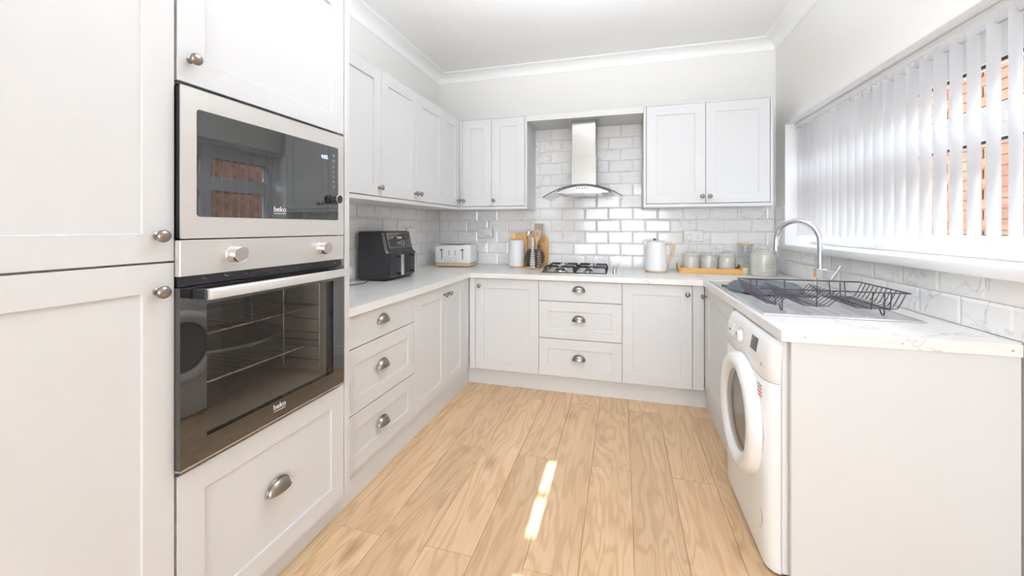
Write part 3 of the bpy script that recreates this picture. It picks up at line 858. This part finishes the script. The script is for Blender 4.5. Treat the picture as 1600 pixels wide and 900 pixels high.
MB().tube([(-A + 2 * A * i / nn, -.5005, arcz(-A + 2 * A * i / nn, 1.600, .098)) for i in range(nn + 1)], .0038, 6).build('front_edge', 'glassedge', cn, smooth=True)
for sg in (-1, 1):
    MB().tube([(sg * A, -.50, 1.502), (sg * A, -.07, 1.502)], .0018, 6).build('side_edge', 'glassedge', cn, smooth=True)
# body: curved-top front panel and flat underside
xs = [-.198 + .398 * i / 16 for i in range(17)]
topz = [(x, 1.590 - .045 * abs((x) / .2) ** 2) for x in xs]
b = MB().prism([(-.198, 1.536), (.202, 1.536)] + topz[::-1], .40, 'y', -.475); b.build('hood_body', 'hoodsteel', hd)
MB().tube([(x, -.477, z + .001) for x, z in topz], .0025, 6).build('panel_edge', 'glassedge', hd, smooth=True)
for i in range(5): MB().lathe([(0, .002), (.004, .0018), (.0045, 0)], 12, TY).build('push_button', 'greymetal', hd, (-.038 + i * .020, -.4752, 1.573))
for x0, x1 in ((-.150, -.005), (.0, .150)): MB().box(x0, x1, -.44, -.13, 1.5325, 1.5365, .001).build('grease_filter', 'steelx', hd)
for x in (-.172, .172): MB().lathe([(.018, 1.531), (.018, 1.5365), (.013, 1.5365)], 16).build('spot_lamp', 'whiteprint', hd, (x, -.30, 0))

# ------------------------------------------------------------------ sink
sk = thing('sink', 'stainless steel sink with drainer let into the right worktop below the window', 'sink', (0, 0, 0))
SX0_, SX1_, SY0_, SY1_ = .560, 1.105, 1.850, 2.925
zt = WT + .0045
b = MB(); bx0, bx1, by0, by1 = BX0 + .006, BX1 - .006, BY0 + .006, BY1 - .006
n_ = 8
def rr2(x0, x1, y0, y1, r): return rrect(x0, x1, y0, y1, r, n_)
# top sheet: ring between outer outline and bowl outline is cut in two, drainer and bowl surround
outer = rr2(SX0_, SX1_, 2.27, SY1_, .02); inner = rr2(bx0, bx1, by0, by1, .06)
q = len(outer)
P_ = [(x, y, zt) for x, y in outer] + [(x, y, zt - .001) for x, y in inner]; F = [(i, (i + 1) % q, q + (i + 1) % q, q + i) for i in range(q)]
b.poly(P_, F)
bmesh.ops.recalc_face_normals(b.bm, faces=b.bm.faces)
b.build('bowl_surround', 'sinksteel', sk, smooth=True)
MB().box(SX0_, SX1_, SY0_, 2.272, WT + .0005, zt - .0006, .001).build('drainer', 'sinksteel', sk)
b = MB()
for i in range(8): yy = 1.0; xx = .665 + i * .046; b.tube([(xx, 1.90, zt - .0002), (xx, 2.22, zt - .0002)], .0035, 8)
b.build('drainer_ridge', 'sinksteel', sk, smooth=True)
b = MB(); b.tube([(SX0_ + .006, SY0_ + .006, zt), (SX1_ - .006, SY0_ + .006, zt), (SX1_ - .006, SY1_ - .006, zt), (SX0_ + .006, SY1_ - .006, zt)], .0035, 8, True)
b.build('rim', 'sinksteel', sk, smooth=True)
b = MB(); lv = [(zt - .001, 0, .06), (zt - .02, .004, .058), (WT - .13, .012, .05), (WT - .15, .03, .04)]; P_ = []; F = []
for z, i_, r in lv: P_ += [(x, y, z) for x, y in rr2(bx0 + i_, bx1 - i_, by0 + i_, by1 - i_, r)]
for k_ in range(len(lv) - 1): F += [(k_ * q + i, k_ * q + (i + 1) % q, (k_ + 1) * q + (i + 1) % q, (k_ + 1) * q + i) for i in range(q)]
F.append(tuple((len(lv) - 1) * q + i for i in range(q))); b.poly(P_, F).build('bowl', 'sinksteel', sk, smooth=True)
MB().lathe([(.035, WT - .149), (.030, WT - .1475), (.0, WT - .1475)], 20).build('plug_hole', 'chrome', sk, (.80, 2.56, 0))

# bowl and pan stacked in the sink
bw = MB(); zs_ = [(.0, .10), (.006, .125), (.145, .150), (.150, .156), (.150, .152), (.140, .146), (.012, .118), (.010, 0)]
bw.lathe([(r, z) for z, r in zs_], 36)
tag(bw.build('washing_up_bowl', 'mattwhite', None, (.800, 2.555, WT - .1465), smooth=True), 'pale plastic washing-up bowl standing in the sink', 'bowl')
pan = thing('frying_pan', 'dark grey round pan resting upturned on the bowl in the sink', 'pan', (.775, 2.545, WT + .0045))
MB().lathe([(.182, 0), (.186, .003), (.176, .030), (.160, .042), (.0, .042)], 40).build('pan_body', 'darkpan', pan, smooth=True)
MB().lathe([(.150, .0422), (.148, .044), (.142, .0422)], 40, None, False).build('base_ring', 'greymetal', pan, smooth=True)
MB().tube([(-.17, .04, .010), (-.205, .055, .012)], .008, 8).build('handle_stub', 'black', pan, smooth=True)

# tap
tp = thing('kitchen_tap', 'chrome swan-neck mixer tap behind the sink bowl', 'tap', (1.055, 2.57, WT + .0082))
MB().box(-.028, .028, -.028, .028, 0, .006, .002).build('base_plate', 'chrome', tp)
MB().box(-.024, .024, -.022, .022, .006, .125, .003).build('body', 'chrome', tp)
pth = [(0, 0, .12), (0, 0, .20), (0, 0, .272)]; dx, dy = -.155, .180; Rr = math.hypot(dx, dy) / 2; ux, uy = dx / (2 * Rr), dy / (2 * Rr)
for i in range(1, 17):
    t = PI * i / 16; s_ = Rr * (1 - math.cos(t)); pth.append((ux * s_, uy * s_, .272 + Rr * math.sin(t)))
pth.append((dx, dy, .225))
MB().tube(pth, .0145, 14).build('spout', 'chrome', tp, smooth=True)
MB().lathe([(.0165, 0), (.0165, .018), (.010, .018)], 16).build('nozzle', 'chrome', tp, (dx, dy, .212), smooth=True)
MB().lathe([(.0, .0), (.017, .0), (.017, .030), (0, .030)], 18, Matrix.Rotation(R(90), 4, 'Y')).build('lever_hub', 'chrome', tp, (.018, -.005, .055), smooth=True)
MB().prism([(-.009, 0), (.009, 0), (.011, .100), (-.004, .100)], .022, 'y', -.011, .002).build('lever', 'chrome', tp, (.046, -.005, .055), rot=(0, R(28), 0))

# dish rack
rk = thing('dish_rack', 'dark wire dish rack standing on the sink drainer', 'dish rack', (.83, 2.09, WT + .005))
X0, X1, Y0, Y1, ZT, ZB_ = -.260, .262, -.170, .180, .095, .030
b = MB(); b.tube([(X0, Y0, ZT), (X1, Y0, ZT), (X1, Y1, ZT), (X0, Y1, ZT)], .0030, 8, True); b.build('top_rim', 'purplewire', rk, smooth=True)
nw = 11
wire_prof = [(X0, ZT), (X0 + .018, ZB_ + .022), (X0 + .030, ZB_), (X0 + .075, ZB_ - .003), (X0 + .105, ZB_ + .030), (X0 + .122, ZB_ + .052), (X0 + .138, ZB_ + .030), (X0 + .165, ZB_ - .003),
             (X0 + .255, ZB_ - .003), (X0 + .290, ZB_ + .030), (X0 + .307, ZB_ + .052), (X0 + .324, ZB_ + .030), (X0 + .352, ZB_ - .003), (X1 - .045, ZB_ - .003), (X1 - .030, ZB_), (X1 - .018, ZB_ + .022), (X1, ZT)]
wb = MB().tube([(x, 0, z) for x, z in wire_prof], .0019, 6); wme = wb.mesh('rack_wire', True); wme.materials.append(M['purplewire'])
for i in range(nw): link('rack_wire', wme, rk, (0, Y0 + .022 + i * (Y1 - Y0 - .044) / (nw - 1), 0))
for x in (X0 + .060, X0 + .21, X0 + .40, X1 - .060):
    MB().tube([(x, Y0, ZT), (x, Y0 + .012, ZB_ - .004), (x, Y1 - .012, ZB_ - .004), (x, Y1, ZT)], .0026, 6).build('cross_wire', 'purplewire', rk, smooth=True)
for x in (X0 + .085, X1 - .080):
    for y, sg in ((Y0 + .006, 1), (Y1 - .006, -1)):
        MB().tube([(x, y, ZT - .004), (x, y + sg * .004, .006), (x, y + sg * .012, .0025), (x, y + sg * .022, .006), (x, y + sg * .034, ZB_ - .006)], .0027, 6).build('foot', 'purplewire', rk, smooth=True)

# ------------------------------------------------------------------ air fryer
af = thing('air_fryer', 'black twin-drawer air fryer with two steel handles on the left worktop', 'air fryer', (-1.500, 2.318, WT), E90)
AW, AD = .372, .240
b = MB()
prof = [(.030, .0), (-.0, .022), (-.004, .190), (.010, .205), (.040, .330), (.060, .336), (AD - .005, .336), (AD, .320), (AD, .012), (AD - .02, 0)]
ins = [(0, .030), (.006, .012), (.022, .002), (.05, 0)]
secs = [(x, s) for x, s in ins] + [(AW - x, s) for x, s in ins[::-1]]
P_ = []; F = []; n = len(prof); cyy, czz = AD / 2, .17
for x, s in secs: P_ += [(x, y + (s if y < cyy else -s), z - (s * .6 if z > czz else -s * .4)) for y, z in prof]
for i in range(len(secs) - 1): F += [(i * n + j, i * n + (j + 1) % n, (i + 1) * n + (j + 1) % n, (i + 1) * n + j) for j in range(n)]
F += [tuple(range(n)), tuple((len(secs) - 1) * n + j for j in range(n))]
b.poly(P_, F); bmesh.ops.recalc_face_normals(b.bm, faces=b.bm.faces)
b.build('body', 'black', af, smooth=True, ang=30)
for i in range(2):
    x0 = .014 + i * .175
    d = MB().box(x0, x0 + .168, -.014, .02, .030, .188, .010, 2).build('drawer', 'black', af, smooth=True)
    hx = x0 + .084
    h = MB().box(hx - .015, hx + .015, -.060, -.050, .038, .168, .003).build('handle', 'steelx', d)
    MB().box(hx - .012, hx + .012, -.056, -.010, .158, .174, .004).box(hx - .009, hx + .009, -.050, -.010, .040, .056, .004).build('handle_mount', 'black', d)
    MB().box(hx - .015, hx + .015, -.060, -.030, .166, .1755, .003).build('handle_cap', 'steelx', d)
tl = math.atan2(.125, .030)
cp = link('control_panel', None, af, (AW / 2, .0255, .268)); cp.rotation_euler = (-(PI / 2 - tl), 0, 0)
MB().box(-.150, .150, -.006, .004, -.052, .054, .002).build('touch_panel', 'blackgloss', cp)
b = MB()
for a0, a1, c0, c1 in ((-.148, .148, .051, .0535), (-.148, .148, -.0515, -.049), (-.148, -.1455, -.05, .052), (.1455, .148, -.05, .052)): b.box(a0, a1, -.0068, -.0058, c0, c1)
b.build('copper_outline', 'rosegold', cp)
MB().box(-.028, .028, -.0068, -.0058, .014, .026).build('digital_display', mat('dim_display', (.45, .42, .15), .4), cp)
MB().tube([(.025 + .020 * math.cos(a), -.008, -.018 + .020 * math.sin(a)) for a in [q_ * PI / 12 for q_ in range(24)]], .0022, 6, True).build('dial_ring', 'steelx', cp, smooth=True)
MB().lathe([(0, .009), (.016, .009), (.018, .004)], 24, TY).build('dial', 'black', cp, (.025, 0, -.018), smooth=True)
b = MB()
for xx, zz in ((-.10, .022), (-.09, .022), (-.03, -.016), (-.018, -.016), (.085, .024), (.095, .024)): b.box(xx, xx + .008, -.0068, -.0058, zz - .004, zz + .004)
b.build('symbol', 'greyprint', cp)
MB().tube([(-.004, .10, .03), (-.05, .11, .012), (-.12, .09, .004), (-.22, .12, .004), (-.26, .16, .004)], .003, 6).build('power_cable', 'black', af, smooth=True)

# ------------------------------------------------------------------ toaster
ts = thing('toaster', 'white four-slice toaster with a pale wood base in the far left corner', 'toaster', (-1.490, 3.43, WT), R(3))
MB().box(-.165, .165, -.10, .10, .006, .034, .010, 3).build('wooden_base', 'beech', ts, smooth=True)
MB().box(-.172, .172, -.105, .105, .032, .200, .022, 4).build('body', 'mattwhite', ts, smooth=True)
MB().box(-.150, .150, -.085, .085, .198, .207, .006, 2).build('top_plate', 'steelx', ts, smooth=True)
for x in (-.075, .075):
    for y in (-.032, .032): MB().box(x - .060, x + .060, y - .013, y + .013, .2065, .2085).build('slot', 'black', ts)
for x in (-.100, .100):
    MB().box(x - .003, x + .003, -.1062, -.1045, .070, .165).build('lever_track', 'greymetal', ts)
    MB().box(x - .014, x + .014, -.122, -.104, .150, .164, .004).build('lever', 'chrome', ts)
for x in (-.030, .030):
    d = MB().lathe([(0, .014), (.018, .014), (.021, .010), (.021, 0)], 24, TY).build('dial', 'mattwhite', ts, (x - .008, -.105, .072), smooth=True)
    MB().tube([(.021 * math.cos(a), -.011, .021 * math.sin(a)) for a in [q_ * PI / 10 for q_ in range(20)]], .0010, 4, True).build('dial_ring', 'greyprint', d)
    for k_ in range(4): MB().box(x - .006, x + .006, -.1062, -.1048, .110 + k_ * .011, .117 + k_ * .011).build('button', 'greyprint', ts)

# ------------------------------------------------------------------ back-left group by the hob
t = thing('storage_canister', 'tall white cylindrical canister with a thin pale wood base, left of the utensil pot', 'canister', (-.922, 3.49, WT))
MB().lathe([(.062, 0), (.068, .003), (.068, .016), (0, .016)], 32).build('wooden_base', 'beech', t, smooth=True)
MB().lathe([(.070, .016), (.070, .243), (.066, .247), (0, .247)], 32).build('body', 'mattwhite', t, smooth=True)
t = thing('bamboo_block', 'orange bamboo block standing behind the white canister', 'block', (-.925, 3.595, WT))
MB().box(-.075, .078, -.028, .028, 0, .305, .004, 2).build('block', 'bamboo', t, smooth=True)
MB().box(-.076, -.030, -.032, .029, .25, .309, .004, 2).build('lid_strip', woodmat('light_bamboo', (.85, .60, .30), (.75, .48, .2)), t, smooth=True)
t = thing('chopping_board', 'rounded wooden chopping board leaning on the tiles behind the utensils', 'chopping board', (-.755, 3.622, WT), 0)
o = MB().prism(rrect(-.100, .100, 0, .295, .055, 8), .016, 'y', -.016, .003).build('board', 'bamboo', t, rot=(R(-4), 0, 0), smooth=True)
MB().tube([(.05 + .014 * math.cos(a), -.0165, .245 + .014 * math.sin(a)) for a in [q_ * PI / 8 for q_ in range(16)]], .002, 5, True).build('finger_hole_rim', 'darkwood', o)
t = tag(MB().box(-.095, .095, -.085, .085, 0, .012, .004, 2).build('wooden_tray', 'bamboo', None, (-.757, 3.465, WT), smooth=True), 'small flat wooden board under the black utensil pot', 'tray')
pot = thing('utensil_pot', 'round black ridged pot holding cooking utensils left of the hob', 'pot', (-.752, 3.485, WT + .012))
MB().lathe([(.045, 0), (.066, .015), (.084, .05), (.088, .085), (.078, .125), (.058, .155), (.055, .155), (.074, .12), (.082, .085), (.076, .05), (.05, .012), (0, .008)], 40).build('pot_body', 'black', pot, smooth=True)
b = MB()
for q_ in range(6): b.tube([((.0865 - abs(q_ - 3) * .002) * math.cos(a), (.0865 - abs(q_ - 3) * .002) * math.sin(a), .065 + q_ * .008) for a in [k_ * PI / 14 for k_ in range(28)]], .0016, 4, True)
b.build('ridge', 'greymetal', pot, smooth=True)
PT = Vector((-.765, 3.485, WT + .02))
def utensil(name, label, base, tip, parts):
    """parts built along local z; the thing is leaned from base to tip"""
    b_ = Vector(base); d = Vector(tip) - b_; t = thing(name, label, 'utensil', b_, 0, 'utensils in the black pot')
    t.rotation_mode = 'QUATERNION'; z_ = d.normalized(); y_ = z_.cross(Vector((1, 0, 0))).normalized(); x_ = y_.cross(z_)
    t.rotation_quaternion = Matrix((x_, y_, z_)).transposed().to_quaternion()
    for nm, mb, mm in parts: mb.build(nm, mm, t, smooth=True)
    return t
utensil('wooden_spatula', 'broad square-ended weathered wooden spatula, tallest utensil in the pot', (-.745, 3.50, WT + .035), (-.722, 3.515, 1.29),
        [('handle', MB().tube([(0, 0, 0), (0, 0, .23)], .007, 8), 'taupewood'), ('blade', MB().box(-.040, .040, -.004, .004, .215, .362, .003), 'taupewood')])
utensil('slotted_spoon', 'pale wooden slotted spatula in front of the broad one', (-.760, 3.47, WT + .035), (-.715, 3.455, 1.24),
        [('handle', MB().tube([(0, 0, 0), (0, 0, .21)], .007, 8), 'beech'), ('blade', MB().prism([(-.010, .20), (.010, .20), (.028, .25), (.028, .31), (-.028, .31), (-.028, .25)], .006, 'y', -.003, .002), 'beech'),
         ('slot', MB().box(-.012, -.008, -.0035, .0035, .25, .285).box(.008, .012, -.0035, .0035, .25, .285), 'darkwood')])
utensil('ladle', 'steel ladle with a round bowl leaning to the left in the pot', (-.755, 3.48, WT + .035), (-.800, 3.49, 1.19),
        [('handle', MB().tube([(0, 0, 0), (0, 0, .25)], .0035, 8), 'steelx'), ('ladle_bowl', MB().lathe([(0, -.02), (.018, -.015), (.030, 0), (.029, .002), (.016, -.012), (0, -.017)], 20, Matrix.Translation((0, 0, .285)) @ Matrix.Rotation(R(70), 4, 'X')), 'steelx')])
utensil('whisk', 'thin wire whisk leaning furthest left in the pot', (-.750, 3.47, WT + .035), (-.818, 3.440, 1.17),
        [('handle', MB().tube([(0, 0, 0), (0, 0, .15)], .006, 8), 'steelx'),
         ('wire_loop', MB().tube([(.024 * math.sin(PI * i / 10), 0, .15 + .10 * i / 10) for i in range(11)], .0012, 4).tube([(-.024 * math.sin(PI * i / 10), 0, .15 + .10 * i / 10) for i in range(11)], .0012, 4).tube([(0, .024 * math.sin(PI * i / 10), .15 + .10 * i / 10) for i in range(11)], .0012, 4), 'steelx')])
def mill(x, y, col, ringcol, h, label):
    t = thing('spice_mill', label, 'mill', (x, y, WT + .0125)); pr_ = []
    z = .0; k_ = 0
    MB().lathe([(.024, 0), (.026, .02), (.024, .05), (.019, .10), (.015, .15), (.013, h - .03), (.014, h - .015), (.010, h), (0, h)], 20).build('body', col, t, smooth=True)
    for q_ in range(int((h - .04) / .020)):
        z = .015 + q_ * .020; rr = .0265 - z * .075
        MB().lathe([(rr, z), (rr + .002, z + .003), (rr, z + .006)], 20, None, False).build('band', ringcol, t, smooth=True)
mill(-.748, 3.375, 'ceramic', 'darkwood', .262, 'slim pale spice mill with dark bands in front of the black pot')
mill(-.695, 3.385, 'darkwood', 'taupewood', .20, 'shorter dark brown banded spice mill beside the pale one')

# ------------------------------------------------------------------ kettle and canisters
kt = thing('kettle', 'white electric kettle with a pale wooden handle right of the hob', 'kettle', (.265, 3.42, WT), R(-6))
MB().lathe([(.080, 0), (.084, .003), (.084, .018), (0, .018)], 36).build('wooden_base', 'beech', kt, smooth=True)
MB().lathe([(.086, .018), (.084, .06), (.074, .235), (.070, .243), (0, .246)], 36).build('body', 'mattwhite', kt, smooth=True)
MB().lathe([(.060, .2445), (.058, .250), (.0, .253)], 30).build('lid', 'mattwhite', kt, smooth=True)
MB().lathe([(.006, .252), (.006, .262), (.011, .265), (.011, .272), (0, .273)], 16).build('lid_knob', 'greymetal', kt, (-.01, 0, 0), smooth=True)
MB().prism([(-.060, .195), (-.096, .238), (-.092, .244), (-.055, .244)], .05, 'y', -.025, .004).build('spout', 'mattwhite', kt)
MB().tube([(.066, 0, .228), (.115, 0, .232), (.133, 0, .222), (.136, 0, .200), (.125, 0, .150), (.108, 0, .105), (.092, 0, .070)], .0105, 10).build('handle', 'beech', kt, smooth=True)
MB().box(.070, .100, -.010, .010, .030, .075, .006, 2).build('handle_foot', 'greyprint', kt)
MB().tube([(.07, .05, .008), (.09, .12, .004), (.14, .185, .004), (.20, .212, .004), (.245, .216, .04), (.258, .218, .20), (.262, .2195, .262)], .003, 6).build('power_cable', 'cable', kt, smooth=True)

tr_ = thing('bamboo_tray', 'orange bamboo tray with end handles carrying the three small canisters', 'tray', (.664, 3.47, WT))
MB().box(-.210, .210, -.075, .085, 0, .010, .002).build('tray_base', 'bamboo', tr_)
MB().box(-.213, .213, -.085, -.075, 0, .042, .003).build('side_wall', 'bamboo', tr_)
MB().box(-.213, .213, .085, .095, 0, .042, .003).build('side_wall', 'bamboo', tr_)
for sg in (-1, 1):
    h = MB().prism([(-.084, 0), (.094, 0), (.094, .040), (.055, .052), (.045, .075), (-.035, .075), (-.045, .052), (-.084, .040)], .012, 'x', -.006, .002).build('tray_handle', 'bamboo', tr_, (sg * .216, 0, 0), rot=(0, R(sg * 10), 0))
    MB().prism(rrect(-.025, .035, .045, .064, .009), .0135, 'x', -.00675).build('hand_hole', 'darkwood', h)
def canister(x, y, z, r, h, label, body, group=None, word_size=.014):
    t = thing('canister', label, 'canister', (x, y, z), 0, group)
    MB().lathe([(r * .93, 0), (r, .006), (r, h * .16), (r * .985, h * .17), (r * .985, h * .19), (r, h * .20), (r, h * .86), (r * .985, h * .90), (r * .88, h * .93), (r * .85, h), (0, h)], 40).build('body', 'ceramic', t, smooth=True)
    ld = MB().lathe([(r * .90, h + .0005), (r * .91, h + .009), (r * .86, h + .013), (r * .3, h + .020), (0, h + .021)], 36).build('lid', 'ceramic', t, smooth=True)
    MB().tube([(-r * .52 * math.cos(PI * i / 10), 0, h + .012 + r * .42 * math.sin(PI * i / 10)) for i in range(11)], .0042, 8).build('lid_handle', 'ceramic', ld, smooth=True)
    # embossed badge facing the room, on the curve of the jar
    az = R(-78)
    e = thing('badge', None, None, (0, 0, h * .52)); e.parent = t; e.rotation_euler = (0, 0, R(12))
    pts = []
    for k_ in range(28):
        a = 2 * PI * k_ / 28; xx = r * .40 * math.cos(a); zz = r * .40 * math.sin(a) * .85; pts.append((xx, -math.sqrt(r * r - xx * xx) - .0006, zz))
    MB().tube(pts, .0012, 5, True).build('badge_rim', 'ceramicdark', e, smooth=True)
    text(body, word_size, (0, -r - .0004, 0), 'ceramicdark', e, 'lettering', ext=.0004)
    return t
canister(.535, 3.465, WT + .0105, .062, .128, 'left of three small cream canisters on the bamboo tray', 'TEA', 'small canisters on the tray', .017)
canister(.665, 3.465, WT + .0105, .062, .128, 'middle of three small cream canisters on the bamboo tray', 'COFFEE', 'small canisters on the tray', .011)
canister(.795, 3.465, WT + .0105, .062, .128, 'right of three small cream canisters on the bamboo tray', 'SUGAR', 'small canisters on the tray', .012)
canister(1.020, 3.370, WT, .088, .178, 'large cream canister with a looped lid in the corner beside the glass jar', 'BISCUITS', None, .015)
j = thing('glass_jar', 'tall clear glass jar with a wooden lid behind the tray end', 'jar', (.954, 3.575, WT))
MB().lathe([(.050, .0), (.053, .003), (.053, .212), (.050, .215), (.050, .006), (0, .004)], 32, None, False).build('glass', 'glass', j, smooth=True)
MB().lathe([(.056, .216), (.057, .228), (.053, .231), (0, .231)], 32).build('lid', 'beech', j, smooth=True)
tag(MB().lathe([(.031, 0), (.033, .003), (.033, .044), (.031, .047), (0, .047)], 28).build('candle', 'candle', None, (.912, 3.440, WT), smooth=True), 'short cream candle pot between tray and large canister', 'candle')

# ------------------------------------------------------------------ sockets
def socket(label, loc, rz, plug=None, m='white', edge='steelx', two=True):
    t = thing('wall_socket', label, 'socket', loc, rz, 'wall sockets')
    MB().box(-.076, .076, -.006, 0, -.046, .046, .0015).build('face_plate', edge, t)
    MB().box(-.0735, .0735, -.0085, -.0055, -.0435, .0435, .001).build('insert', m, t)
    for cx in (-.036, .036):
        for dx_, dz_, a, c in ((0, .004, .0022, .004), (-.010, -.016, .004, .0022), (.010, -.016, .004, .0022)):
            MB().box(cx + dx_ - a, cx + dx_ + a, -.0092, -.0080, dz_ - c, dz_ + c).build('pin_hole', 'legend', t)
        MB().box(cx * .45 - .006, cx * .45 + .006, -.0115, -.008, .022, .036, .001).build('rocker_switch', 'white', t)
    return t
s1 = socket('double wall socket with a white adapter on the back wall above the toaster', (-1.274, YB - .003, 1.208), 0)
s2 = socket('double wall socket with brass edge on the back wall right of the kettle', (.583, YB - .003, 1.188), 0, edge='gold')
s3 = socket('wall socket on the left wall half hidden behind the air fryer', (XL + .003, 3.075, 1.215), E90, edge='gold')
t = thing('plug_adapter', 'white square plug-in adapter in the socket above the toaster', 'adapter', (-1.238, YB - .012, 1.214))
MB().box(-.040, .040, -.035, 0, -.048, .042, .006, 2).build('case', 'white', t, smooth=True)
for i in range(3): MB().box(-.022 + i * .017, -.012 + i * .017, -.0362, -.0345, -.036, -.028).build('usb_port', 'legend', t)
t = thing('plug', 'white kettle plug in the left half of the brass-edged socket', 'plug', (.548, YB - .012, 1.178))
MB().prism([(-.022, -.020), (.022, -.020), (.026, .005), (.015, .024), (-.015, .024), (-.026, .005)], .024, 'y', -.024, .004).build('case', 'mattwhite', t)
